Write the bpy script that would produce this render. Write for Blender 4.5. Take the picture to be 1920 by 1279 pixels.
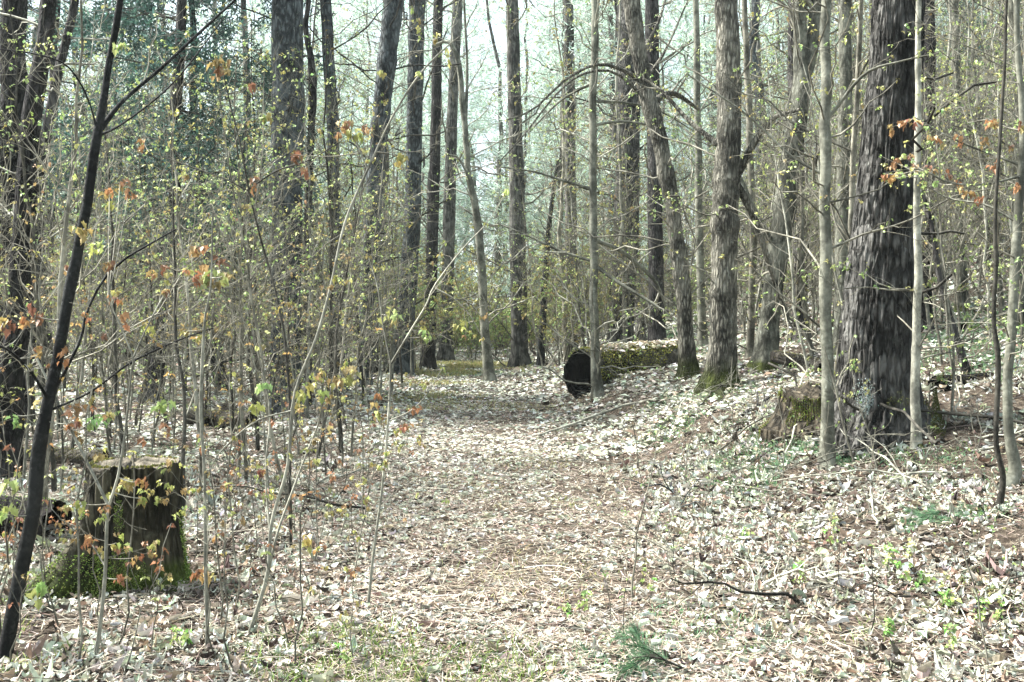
import bpy, math
import numpy as np
from mathutils import Vector

for o in list(bpy.data.objects):
    bpy.data.objects.remove(o, do_unlink=True)
scene = bpy.context.scene
C = scene.collection
PI = math.pi

# ------------------------------------------------------------------ camera
CAM_H, FPX, CU, CV = 1.45, 1900.0, 960.0, 639.5
PITCH = math.atan((CV - 600.0) / FPX)
cam_d = bpy.data.cameras.new("camera")
cam_d.sensor_width = 36.0
cam_d.lens = 36.0 * FPX / 1920.0
cam_d.clip_start = 0.05
cam_d.clip_end = 1000
cam = bpy.data.objects.new("camera", cam_d)
C.objects.link(cam)
cam.location = (0, 0, CAM_H)
cam.rotation_euler = (PI / 2 - PITCH, 0, 0)
scene.camera = cam

# ------------------------------------------------------------------ light
SUN_DIR = Vector((-0.72, 0.22, 0.95)).normalized()
world = bpy.data.worlds.new("World")
scene.world = world
world.use_nodes = True
wn = world.node_tree.nodes
sky = wn.new("ShaderNodeTexSky")
sky.sky_type = 'NISHITA'
sky.sun_disc = False
sky.sun_elevation = math.asin(SUN_DIR.z)
sky.sun_rotation = math.atan2(SUN_DIR.x, SUN_DIR.y)
sky.air_density = 1.0
sky.dust_density = 3.0
sky.ozone_density = 1.0
wn["Background"].inputs[1].default_value = 0.15
# thin bright overcast: the clear sky veiled by even cloud
veil = wn.new("ShaderNodeMix"); veil.data_type = 'RGBA'
veil.inputs[0].default_value = 0.72
veil.inputs[7].default_value = (1.9, 2.2, 2.2, 1)
world.node_tree.links.new(sky.outputs[0], veil.inputs[6])
world.node_tree.links.new(veil.outputs[2], wn["Background"].inputs[0])
sun_d = bpy.data.lights.new("sun", 'SUN')
sun_d.energy = 5.0
sun_d.angle = math.radians(15)
sun_d.color = (1.0, 0.985, 0.94)
sun = bpy.data.objects.new("sun", sun_d)
C.objects.link(sun)
sun.rotation_euler = (-SUN_DIR).to_track_quat('-Z', 'Y').to_euler()
scene.view_settings.view_transform = 'Standard'
scene.view_settings.look = 'None'
scene.view_settings.exposure = 2.4
scene.view_settings.gamma = 1.0
scene.cycles.max_bounces = 6
scene.cycles.diffuse_bounces = 3
scene.cycles.glossy_bounces = 2
scene.cycles.transmission_bounces = 3

rng = np.random.default_rng(11)

# ------------------------------------------------------------------ noise / terrain
def _h(ix, iy, iz, seed):
    n = (ix * 374761393 + iy * 668265263 + iz * 1440662683 + seed * 1274126177) & 0xffffffff
    n = ((n ^ (n >> 13)) * 1274126177) & 0xffffffff
    return ((n ^ (n >> 16)) & 0xffff) / 65535.0

def vnoise(x, y, z=0.0, seed=0):
    x, y, z = np.broadcast_arrays(np.asarray(x, float), np.asarray(y, float), np.asarray(z, float))
    ix, iy, iz = np.floor(x).astype(np.int64), np.floor(y).astype(np.int64), np.floor(z).astype(np.int64)
    fx, fy, fz = x - ix, y - iy, z - iz
    fx, fy, fz = fx * fx * (3 - 2 * fx), fy * fy * (3 - 2 * fy), fz * fz * (3 - 2 * fz)
    r = 0
    for a in (0, 1):
        for b in (0, 1):
            for c in (0, 1):
                r = r + _h(ix + a, iy + b, iz + c, seed) * (fx if a else 1 - fx) * (fy if b else 1 - fy) * (fz if c else 1 - fz)
    return r

def fbm(x, y, z=0.0, seed=0, n=3):
    r, a, t = 0, 1.0, 0
    for i in range(n):
        r = r + a * vnoise(np.asarray(x) * 2 ** i, np.asarray(y) * 2 ** i, np.asarray(z) * 2 ** i, seed + i)
        t += a
        a *= 0.5
    return r / t

def path_x(y):
    return 0.25 - 0.055 * y

def ground(x, y):
    x, y = np.asarray(x, float), np.asarray(y, float)
    d = x - path_x(y)
    t = np.maximum(0, d - 1.0)
    z = 0.22 * t * t / (t + 1.2)
    z = np.where(t > 22, z - 0.12 * (t - 22), z)
    lip = np.clip((d - 1.7 - 0.9 * (fbm(x * 0.5, y * 0.35, 0, 44) - 0.5)) / 0.9, 0, 1)
    z = z + 0.30 * lip * lip * (3 - 2 * lip) * np.clip((y - 6) / 3, 0, 1) * np.clip((30 - y) / 8, 0, 1)
    h2 = np.maximum(0, d - 5)
    z = z + np.where(h2 < 14, 0.006 * h2 * h2, 1.176 + 0.05 * (h2 - 14))
    l = np.maximum(0, -d - 1.5)
    z = z + 0.03 * l * l / (l + 3)
    off = np.clip((np.abs(d) - 0.8) / 2.0, 0, 1)
    z = z + off * 0.22 * (fbm(x * 0.45, y * 0.45, 0, 3) - 0.5) + off * 0.16 * np.clip(d, 0, 1) * (fbm(x * 1.1, y * 1.1, 0, 13) - 0.5) + (0.05 + 0.08 * off) * (fbm(x * 1.7, y * 1.7, 0, 9) - 0.5)
    far = np.maximum(0, y - 60)
    return z + 0.02 * far

_cp, _sp = math.cos(PITCH), math.sin(PITCH)
def ray(u, v):
    a, b = (u - CU) / FPX, (CV - v) / FPX
    return np.array([a, _cp + b * _sp, -_sp + b * _cp])

def px(u, v, Y):
    d = ray(u, v)
    return np.array([0, 0, CAM_H]) + d * (Y / d[1])

def hit(u, v):
    d = ray(u, v)
    ys = np.geomspace(2.0, 120, 6000)
    xs, zs = d[0] / d[1] * ys, CAM_H + d[2] / d[1] * ys
    k = np.nonzero(zs < ground(xs, ys))[0]
    i = k[0] if len(k) else len(ys) - 1
    return np.array([xs[i], ys[i], float(ground(xs[i], ys[i]))])

def to_px(p):
    q = np.asarray(p, float) - np.array([0, 0, CAM_H])
    zc = q[..., 1] * _cp - q[..., 2] * _sp
    yc = q[..., 1] * _sp + q[..., 2] * _cp
    return CU + FPX * q[..., 0] / zc, CV - FPX * yc / zc

# ------------------------------------------------------------------ mesh builder
def nrm(a):
    return a / np.maximum(np.linalg.norm(a, axis=-1, keepdims=True), 1e-9)

class MB:
    def __init__(s):
        s.v, s.q, s.t, s.c, s.n = [], [], [], [], 0
    def add(s, v, q=None, t=None, c=(0.5, 0.5, 0.5)):
        v = np.asarray(v, np.float32).reshape(-1, 3)
        if q is not None and len(q): s.q.append(np.asarray(q, np.int64).reshape(-1, 4) + s.n)
        if t is not None and len(t): s.t.append(np.asarray(t, np.int64).reshape(-1, 3) + s.n)
        c = np.asarray(c, np.float32)
        if c.ndim == 1: c = np.broadcast_to(c, (len(v), 3))
        s.v.append(v); s.c.append(c); s.n += len(v)
    def build(s, name, mat, parent=None, smooth=True, origin=None):
        if s.n == 0: return None
        v = np.concatenate(s.v)
        if origin is not None: v = v - np.asarray(origin, np.float32)
        c = np.concatenate(s.c)
        q = np.concatenate(s.q) if s.q else np.zeros((0, 4), np.int64)
        t = np.concatenate(s.t) if s.t else np.zeros((0, 3), np.int64)
        me = bpy.data.meshes.new(name)
        me.vertices.add(len(v)); me.vertices.foreach_set("co", v.ravel().astype(np.float32))
        li = np.concatenate([q.ravel(), t.ravel()]).astype(np.int32)
        me.loops.add(len(li)); me.loops.foreach_set("vertex_index", li)
        np_ = len(q) + len(t)
        st = np.concatenate([np.arange(len(q)) * 4, len(q) * 4 + np.arange(len(t)) * 3]).astype(np.int32)
        me.polygons.add(np_); me.polygons.foreach_set("loop_start", st)
        me.polygons.foreach_set("use_smooth", np.full(np_, smooth, bool))
        me.update(calc_edges=True)
        at = me.color_attributes.new("Col", 'FLOAT_COLOR', 'POINT')
        at.data.foreach_set("color", np.concatenate([c, np.ones((len(c), 1), np.float32)], 1).ravel())
        me.materials.append(mat)
        o = bpy.data.objects.new(name, me)
        C.objects.link(o)
        if parent is not None: o.parent = parent
        return o

def tubes(mb, P, R, S=4, c=(0.5, 0.5, 0.5), cap=False):
    """P (M,K,3) centre lines, R (M,K) or (M,K,S) radii."""
    P = np.asarray(P, float)
    if P.ndim == 2: P = P[None]
    M, K = P.shape[:2]
    R = np.asarray(R, float)
    if R.ndim == 1: R = R[None]
    if R.ndim == 2: R = np.repeat(R[:, :, None], S, 2)
    T = nrm(np.gradient(P, axis=1))
    mt = np.abs(nrm(P[:, -1] - P[:, 0])[:, 2])
    ref = np.where((mt > 0.75)[:, None], np.array([[1.0, 0.02, 0]]), np.array([[0, 0, 1.0]]))[:, None, :]
    U = nrm(np.cross(T, ref)); V = np.cross(T, U)
    a = np.linspace(0, 2 * PI, S, endpoint=False)
    ring = U[:, :, None, :] * np.cos(a)[None, None, :, None] + V[:, :, None, :] * np.sin(a)[None, None, :, None]
    verts = P[:, :, None, :] + ring * R[..., None]
    m, k, s = np.meshgrid(np.arange(M), np.arange(K - 1), np.arange(S), indexing='ij')
    b = m * K * S
    s2 = (s + 1) % S
    q = np.stack([b + k * S + s, b + k * S + s2, b + (k + 1) * S + s2, b + (k + 1) * S + s], -1).reshape(-1, 4)
    c = np.asarray(c, float)
    if c.ndim == 2: c = np.repeat(c, K * S, 0)
    t = None
    if cap:
        n = M * K * S
        verts = np.concatenate([verts.reshape(-1, 3), P[:, 0], P[:, -1]])
        t = []
        for i in range(M):
            for j in range(S):
                t.append((n + i, i * K * S + (j + 1) % S, i * K * S + j))
                e = i * K * S + (K - 1) * S
                t.append((n + M + i, e + j, e + (j + 1) % S))
        if c.ndim == 2: c = np.concatenate([c, c[:M * 2]])
    mb.add(verts.reshape(-1, 3), q=q, t=t, c=c)

def grow(start, d, L, K=5, droop=0.0, wob=0.08):
    M = len(start)
    s = np.linspace(0, 1, K)
    L = np.broadcast_to(np.asarray(L, float), (M,))
    P = start[:, None] + nrm(d)[:, None] * (s[None, :] * L[:, None])[..., None]
    w = np.cumsum(rng.normal(size=(M, K, 3)) * (wob * L / math.sqrt(K))[:, None, None], 1)
    P = P + w - w[:, :1]
    P[:, :, 2] += np.broadcast_to(np.asarray(droop, float), (M,))[:, None] * L[:, None] * s[None] ** 2
    return P

def spawn(P, R, n, t0, t1, ang, L, rf=0.5, K=5, up=0.0, droop=0.0, wob=0.08, spread=0.25, tip=0.35, rmin=0.0012):
    """n children per parent; L = absolute length or fraction (negative)."""
    M, Kp = P.shape[:2]
    pi = np.repeat(np.arange(M), n)
    t = rng.uniform(t0, t1, M * n)
    f = np.minimum(t * (Kp - 1), Kp - 1.001)
    i = f.astype(int); a = (f - i)[:, None]
    st = P[pi, i] * (1 - a) + P[pi, i + 1] * a
    tan = nrm(P[pi, i + 1] - P[pi, i])
    r = R[pi, i] * (1 - a[:, 0]) + R[pi, i + 1] * a[:, 0]
    pr = nrm(np.cross(tan, rng.normal(size=(M * n, 3))))
    an = ang + rng.normal(size=M * n) * spread
    d = tan * np.cos(an)[:, None] + pr * np.sin(an)[:, None]
    d[:, 2] += up
    if np.isscalar(L) and L < 0:
        pl = np.linalg.norm(np.diff(P, axis=1), axis=2).sum(1)
        ln = pl[pi] * -L * (1.15 - 0.75 * t) * rng.uniform(0.55, 1.25, M * n)
    else:
        ln = L * rng.uniform(0.5, 1.2, M * n)
    Q = grow(st, d, ln, K, droop, wob)
    R2 = np.maximum(r * rf, rmin)[:, None] * np.linspace(1, tip, K)[None]
    return Q, np.maximum(R2, rmin * 0.6)

def resample(pts, n):
    """Catmull-Rom through rows of pts (any columns)."""
    p = np.asarray(pts, float)
    p = np.concatenate([[2 * p[0] - p[1]], p, [2 * p[-1] - p[-2]]])
    m = len(p) - 3
    t = np.linspace(0, m - 1e-6, n)
    i = t.astype(int); f = (t - i)[:, None]
    a, b, c, d = p[i], p[i + 1], p[i + 2], p[i + 3]
    return 0.5 * (2 * b + (c - a) * f + (2 * a - 5 * b + 4 * c - d) * f ** 2 + (3 * b - a - 3 * c + d) * f ** 3)

# ------------------------------------------------------------------ leaves
RHOMB_V = np.array([[0, 0, 0], [0.5, -0.36, 0.10], [0.5, 0, -0.02], [0.5, 0.36, 0.10], [1, 0, -0.10]])
RHOMB_T = np.array([[0, 1, 2], [0, 2, 3], [2, 1, 4], [3, 2, 4]])
_o = [(0, 0), (.12, .30), (.02, .52), (.34, .40), (.46, .62), (.58, .34), (.70, .30), (.74, .14), (1, 0),
      (.74, -.14), (.70, -.30), (.58, -.34), (.46, -.62), (.34, -.40), (.02, -.52), (.12, -.30)]
MAPLE_V = np.array([[.38, 0, -0.05]] + [[a, b, 0.28 * abs(b) - 0.20 * a * a] for a, b in _o])
MAPLE_T = np.array([[0, i + 1, (i + 1) % 16 + 1] for i in range(16)])

def leaves(mb, pos, d, up, size, col, V=RHOMB_V, T=RHOMB_T, wid=1.0):
    M = len(pos)
    d = nrm(d)
    s = nrm(np.cross(up, d)); n = np.cross(d, s)
    size = np.broadcast_to(np.asarray(size, float), (M,))
    v = pos[:, None] + size[:, None, None] * (V[None, :, 0, None] * d[:, None] + wid * V[None, :, 1, None] * s[:, None] + V[None, :, 2, None] * n[:, None])
    k = len(V)
    t = (T[None] + (np.arange(M) * k)[:, None, None]).reshape(-1, 3)
    mb.add(v.reshape(-1, 3), t=t, c=np.repeat(col, k, 0))

def pal(M, cols, w, jit=0.18):
    cols = np.array(cols, float); w = np.array(w, float)
    i = rng.choice(len(cols), M, p=w / w.sum())
    return np.clip(cols[i] * (1 + rng.normal(size=(M, 1)) * jit) * (1 + rng.normal(size=(M, 3)) * jit * 0.3), 0.005, 0.9)

RUST = [(.27, .135, .065), (.33, .20, .09), (.33, .24, .10), (.19, .095, .055)]
OLIVE = [(.29, .265, .085), (.36, .355, .12), (.25, .285, .095), (.23, .175, .075)]
YGREEN = [(.28, .36, .12), (.35, .41, .16), (.21, .31, .11), (.34, .335, .13)]

def clusters(mb, pos, n, size, cols, w=None, V=RHOMB_V, T=RHOMB_T, droop=0.6, jit=0.18):
    M = len(pos)
    p = np.repeat(pos, n, 0) + rng.normal(size=(M * n, 3)) * size * 0.25
    az = rng.uniform(0, 2 * PI, M * n)
    el = rng.normal(size=M * n) * 0.5 - droop
    d = np.stack([np.cos(az) * np.cos(el), np.sin(az) * np.cos(el), np.sin(el)], -1)
    up = np.array([0, 0, 1.0]) + rng.normal(size=(M * n, 3)) * 0.35
    base = pal(M, cols, w or [1] * len(cols), jit)
    c = np.clip(np.repeat(base, n, 0) * (1 + rng.normal(size=(M * n, 1)) * 0.15), 0.005, 0.9)
    leaves(mb, p, d, up, size * rng.uniform(0.55, 1.2, M * n), c, V, T)

# ------------------------------------------------------------------ materials
def new_mat(name):
    m = bpy.data.materials.new(name); m.use_nodes = True
    nt = m.node_tree; nt.nodes.clear()
    out = nt.nodes.new("ShaderNodeOutputMaterial")
    return m, nt, out

def N(nt, typ, **kw):
    n = nt.nodes.new(typ)
    for k, v in kw.items(): setattr(n, k, v)
    return n

def ramp(nt, fac, stops):
    r = nt.nodes.new("ShaderNodeValToRGB")
    e = r.color_ramp.elements
    while len(e) < len(stops): e.new(0.5)
    for i, (p, c) in enumerate(stops):
        e[i].position = p
        e[i].color = (*c, 1) if len(c) == 3 else c
    nt.links.new(fac, r.inputs[0])
    return r.outputs[0]

def coords(nt, sc):
    tc = N(nt, "ShaderNodeTexCoord"); mp = N(nt, "ShaderNodeMapping")
    mp.inputs["Scale"].default_value = sc
    nt.links.new(tc.outputs["Object"], mp.inputs[0])
    return mp.outputs[0]

def noise(nt, vec, scale, detail=4, rough=0.6):
    n = N(nt, "ShaderNodeTexNoise")
    n.inputs["Scale"].default_value = scale; n.inputs["Detail"].default_value = detail; n.inputs["Roughness"].default_value = rough
    nt.links.new(vec, n.inputs["Vector"])
    return n.outputs[0]

def mix(nt, fac, a, b, mode='MIX'):
    m = N(nt, "ShaderNodeMix", data_type='RGBA', blend_type=mode)
    for i, x in ((0, fac), (6, a), (7, b)):
        if isinstance(x, (int, float)): m.inputs[i].default_value = x
        elif isinstance(x, tuple): m.inputs[i].default_value = (*x, 1)
        else: nt.links.new(x, m.inputs[i])
    return m.outputs[2]

def math_(nt, op, a, b=None, clamp=False):
    m = N(nt, "ShaderNodeMath", operation=op, use_clamp=clamp)
    for i, x in enumerate((a, b)):
        if x is None: continue
        if isinstance(x, (int, float)): m.inputs[i].default_value = x
        else: nt.links.new(x, m.inputs[i])
    return m.outputs[0]

def bark_mat(name, dark, light, lichen=(.42, .44, .38), furrow=1.0, sc=26.0, moss_h=0.0, lich=0.0, bump=0.6, hstretch=0.16, moss=(.05, .06, .016), rnd=0.0):
    m, nt, out = new_mat(name)
    v = coords(nt, (1, 1, hstretch))
    v2 = coords(nt, (1, 1, 0.45))
    vo = N(nt, "ShaderNodeTexVoronoi", feature='DISTANCE_TO_EDGE')
    vo.inputs["Scale"].default_value = sc
    w = noise(nt, v, sc * 0.8, 3)
    wv = N(nt, "ShaderNodeVectorMath", operation='MULTIPLY_ADD')
    cmb = N(nt, "ShaderNodeCombineXYZ")
    for i in range(3): nt.links.new(w, cmb.inputs[i])
    wv.inputs[1].default_value = (0.06, 0.06, 0.06)
    nt.links.new(cmb.outputs[0], wv.inputs[0]); nt.links.new(v, wv.inputs[2])
    nt.links.new(wv.outputs[0], vo.inputs["Vector"])
    fr = ramp(nt, vo.outputs["Distance"], [(0.0, (0, 0, 0)), (0.28, (1, 1, 1))])
    fine = noise(nt, v2, sc * 3.2, 5, 0.7)
    big = noise(nt, v2, 3.0, 4, 0.65)
    h = math_(nt, 'ADD', math_(nt, 'MULTIPLY', fr, furrow), math_(nt, 'MULTIPLY', fine, 0.8))
    base = ramp(nt, math_(nt, 'MULTIPLY', h, 1.0 / (furrow + 0.8)), [(0.12, tuple(x * 0.45 for x in dark)), (0.45, dark), (0.85, light)])
    patch = ramp(nt, big, [(0.42, (0, 0, 0)), (0.62, (1, 1, 1))])
    base = mix(nt, math_(nt, 'MULTIPLY', patch, 0.55), base, tuple(x * 1.25 for x in light))
    if lich > 0:
        lf = ramp(nt, noise(nt, v2, 17.0, 4, 0.7), [(0.60, (0, 0, 0)), (0.68, (1, 1, 1))])
        base = mix(nt, math_(nt, 'MULTIPLY', lf, lich), base, lichen)
    if moss_h > 0:
        tc = N(nt, "ShaderNodeTexCoord"); sx = N(nt, "ShaderNodeSeparateXYZ")
        nt.links.new(tc.outputs["Object"], sx.inputs[0])
        g = math_(nt, 'SUBTRACT', 1.0, math_(nt, 'DIVIDE', sx.outputs[2], moss_h), True)
        mf = math_(nt, 'MULTIPLY', math_(nt, 'SUBTRACT', math_(nt, 'ADD', g, noise(nt, v2, 5.0, 5, 0.7)), 0.80), 3.0, True)
        mc = ramp(nt, fine, [(0.3, tuple(x * 0.5 for x in moss)), (0.7, tuple(x * 1.6 for x in moss))])
        base = mix(nt, mf, base, mc)
    if rnd > 0:
        oi = N(nt, "ShaderNodeObjectInfo")
        k = math_(nt, 'ADD', math_(nt, 'MULTIPLY', oi.outputs["Random"], 2 * rnd), 1 - rnd)
        cc = N(nt, "ShaderNodeCombineColor")
        for i in range(3): nt.links.new(k, cc.inputs[i])
        base = mix(nt, 1.0, base, cc.outputs[0], 'MULTIPLY')
    v3 = coords(nt, (1, 1, 0.8))
    wet = ramp(nt, noise(nt, v3, 4.5, 5, 0.65), [(0.44, (.42, .42, .42)), (0.56, (1, 1, 1))])
    base = mix(nt, 1.0, base, wet, 'MULTIPLY')
    bs = N(nt, "ShaderNodeBsdfPrincipled")
    nt.links.new(base, bs.inputs["Base Color"])
    bs.inputs["Roughness"].default_value = 0.9
    bs.inputs["Specular IOR Level"].default_value = 0.12
    bp = N(nt, "ShaderNodeBump"); bp.inputs["Strength"].default_value = bump; bp.inputs["Distance"].default_value = 0.02
    nt.links.new(h, bp.inputs["Height"]); nt.links.new(bp.outputs[0], bs.inputs["Normal"])
    nt.links.new(bs.outputs[0], out.inputs[0])
    return m

def attr_mat(name, trans=0.0, rough=0.7, spec=0.2, vein=0.0, gain=1.0):
    m, nt, out = new_mat(name)
    at = N(nt, "ShaderNodeAttribute", attribute_name="Col")
    col = at.outputs["Color"]
    if vein:
        v = coords(nt, (1, 1, 1))
        f = noise(nt, v, 60.0, 3)
        col = mix(nt, 1.0, col, ramp(nt, f, [(0.3, (1 - vein,) * 3), (0.7, (1 + vein,) * 3)]), 'MULTIPLY')
    bs = N(nt, "ShaderNodeBsdfPrincipled")
    nt.links.new(col, bs.inputs["Base Color"])
    bs.inputs["Roughness"].default_value = rough
    bs.inputs["Specular IOR Level"].default_value = spec
    sh = bs.outputs[0]
    if trans:
        tr = N(nt, "ShaderNodeBsdfTranslucent"); nt.links.new(col, tr.inputs[0])
        ms = N(nt, "ShaderNodeMixShader"); ms.inputs[0].default_value = trans
        nt.links.new(sh, ms.inputs[1]); nt.links.new(tr.outputs[0], ms.inputs[2]); sh = ms.outputs[0]
    nt.links.new(sh, out.inputs[0])
    return m

M_PINE = bark_mat("pine_bark", (.040, .0385, .0355), (.128, .124, .114), lich=0.22, furrow=1.5, sc=17, moss_h=0.0, bump=1.0, hstretch=0.3)
M_DARK = bark_mat("dark_bark", (.022, .020, .020), (.085, .08, .076), lich=0.3, furrow=1.2, sc=22, moss_h=0.0, bump=0.8, rnd=0.2)
M_INK = bark_mat("ink_dark_bark", (.009, .0085, .008), (.046, .043, .041), lich=0.25, furrow=1.2, sc=24, bump=0.9, hstretch=.3)
M_GREYPINE = bark_mat("blue_grey_pine_bark", (.035, .04, .042), (.105, .118, .12), lich=0.35, furrow=1.1, sc=16, bump=0.7, hstretch=0.3, rnd=0.2)
M_OAK = bark_mat("furrowed_bark", (.072, .068, .055), (.275, .26, .21), lich=0.4, furrow=1.4, sc=26, moss_h=0.6, bump=1.0, hstretch=0.2)
M_MAPLE = bark_mat("maple_bark", (.07, .07, .055), (.20, .20, .16), lich=0.5, furrow=0.6, sc=18, moss_h=0.2, bump=0.5, hstretch=0.3)
M_BEECH = bark_mat("smooth_bark", (.11, .11, .085), (.23, .23, .185), lich=0.45, furrow=0.15, sc=14, moss_h=0.0, bump=0.25, hstretch=1.6)
M_BLACK = bark_mat("black_wet_bark", (.007, .0075, .0075), (.036, .037, .035), lich=0.4, furrow=0.3, sc=30, bump=0.4, hstretch=1.0, lichen=(.16, .18, .17))
M_TWIG = bark_mat("twig_bark", (.13, .122, .095), (.31, .295, .235), furrow=0.2, sc=30, bump=0.2, hstretch=0.6, rnd=0.3)
M_PALE = bark_mat("pale_twig_bark", (.20, .195, .155), (.40, .39, .32), furrow=0.2, sc=30, bump=0.2, hstretch=0.6, rnd=0.2)
M_DTWIG = bark_mat("dark_twig_bark", (.032, .03, .025), (.105, .098, .078), furrow=0.2, sc=30, bump=0.2, hstretch=0.6, rnd=0.3)
M_BGTRUNK = bark_mat("far_trunk_bark", (.058, .057, .05), (.18, .175, .155), lich=0.3, furrow=1.0, sc=14, moss_h=0.0, bump=0.6, rnd=0.45)
M_LEAF = attr_mat("young_leaf", trans=0.25, rough=0.55, spec=0.3, vein=0.15)
M_NEEDLE = attr_mat("conifer_needle", trans=0.5, rough=0.6)
M_LITTER = attr_mat("dry_leaf", trans=0.12, rough=0.75, spec=0.25, vein=0.22)
M_GRASS = attr_mat("grass_blade", trans=0.3)
M_MOSS = attr_mat("moss_tuft", trans=0.15)
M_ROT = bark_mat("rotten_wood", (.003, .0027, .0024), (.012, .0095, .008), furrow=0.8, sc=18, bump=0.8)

def ground_mat():
    m, nt, out = new_mat("forest_soil")
    v = coords(nt, (1, 1, 1))
    a, b = noise(nt, v, 24.0, 8, 0.75), noise(nt, v, 0.5, 4)
    c = ramp(nt, a, [(0.32, (.012, .009, .007)), (0.5, (.06, .046, .034)), (0.64, (.20, .165, .125)), (0.78, (.36, .325, .26))])
    c = mix(nt, ramp(nt, b, [(0.45, (0, 0, 0)), (0.65, (.5, .5, .5))]), c, (.055, .042, .031))
    bs = N(nt, "ShaderNodeBsdfPrincipled"); bs.inputs["Roughness"].default_value = 0.95
    bs.inputs["Specular IOR Level"].default_value = 0.1
    nt.links.new(c, bs.inputs["Base Color"])
    bp = N(nt, "ShaderNodeBump"); bp.inputs["Strength"].default_value = 1.0; bp.inputs["Distance"].default_value = 0.05
    nt.links.new(a, bp.inputs["Height"]); nt.links.new(bp.outputs[0], bs.inputs["Normal"])
    nt.links.new(bs.outputs[0], out.inputs[0])
    return m

# ------------------------------------------------------------------ scene tree helpers
def thing(name, label, cat, loc=(0, 0, 0), group=None):
    o = bpy.data.objects.new(name, None); C.objects.link(o)
    o.location = [float(x) for x in loc]; o.empty_display_size = 0.2
    o["label"] = label; o["category"] = cat
    if group: o["group"] = group
    return o

def dup(root, loc, rz, sc, label, group, tilt=(0, 0)):
    r = root.copy(); C.objects.link(r)
    r.location = [float(x) for x in loc]; r.rotation_euler = (tilt[0], tilt[1], rz); r.scale = (sc, sc, sc)
    r["label"] = label
    if group: r["group"] = group
    for ch in root.children:
        c = ch.copy(); C.objects.link(c); c.parent = r
        for g in ch.children:
            d = g.copy(); C.objects.link(d); d.parent = c
    return r

# ------------------------------------------------------------------ ground sheet
def axis(lim0, lim1, n, dense):
    t = np.linspace(-1, 1, n)
    s = np.sinh(t * dense) / math.sinh(dense)
    return np.where(s < 0, -s * lim0, s * lim1)
gx = axis(-130, 130, 260, 3.6)
gy = np.concatenate([np.linspace(-8, 30, 240), 30 + np.geomspace(0.3, 190, 70)])
X, Y = np.meshgrid(gx, gy)
Z = ground(X, Y)
mb = MB()
i, j = np.meshgrid(np.arange(len(gy) - 1), np.arange(len(gx) - 1), indexing='ij')
w_ = len(gx)
mb.add(np.stack([X, Y, Z], -1).reshape(-1, 3), q=np.stack([i * w_ + j, i * w_ + j + 1, (i + 1) * w_ + j + 1, (i + 1) * w_ + j], -1).reshape(-1, 4))
g_o = mb.build("ground", ground_mat())
g_o["kind"] = "structure"

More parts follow.
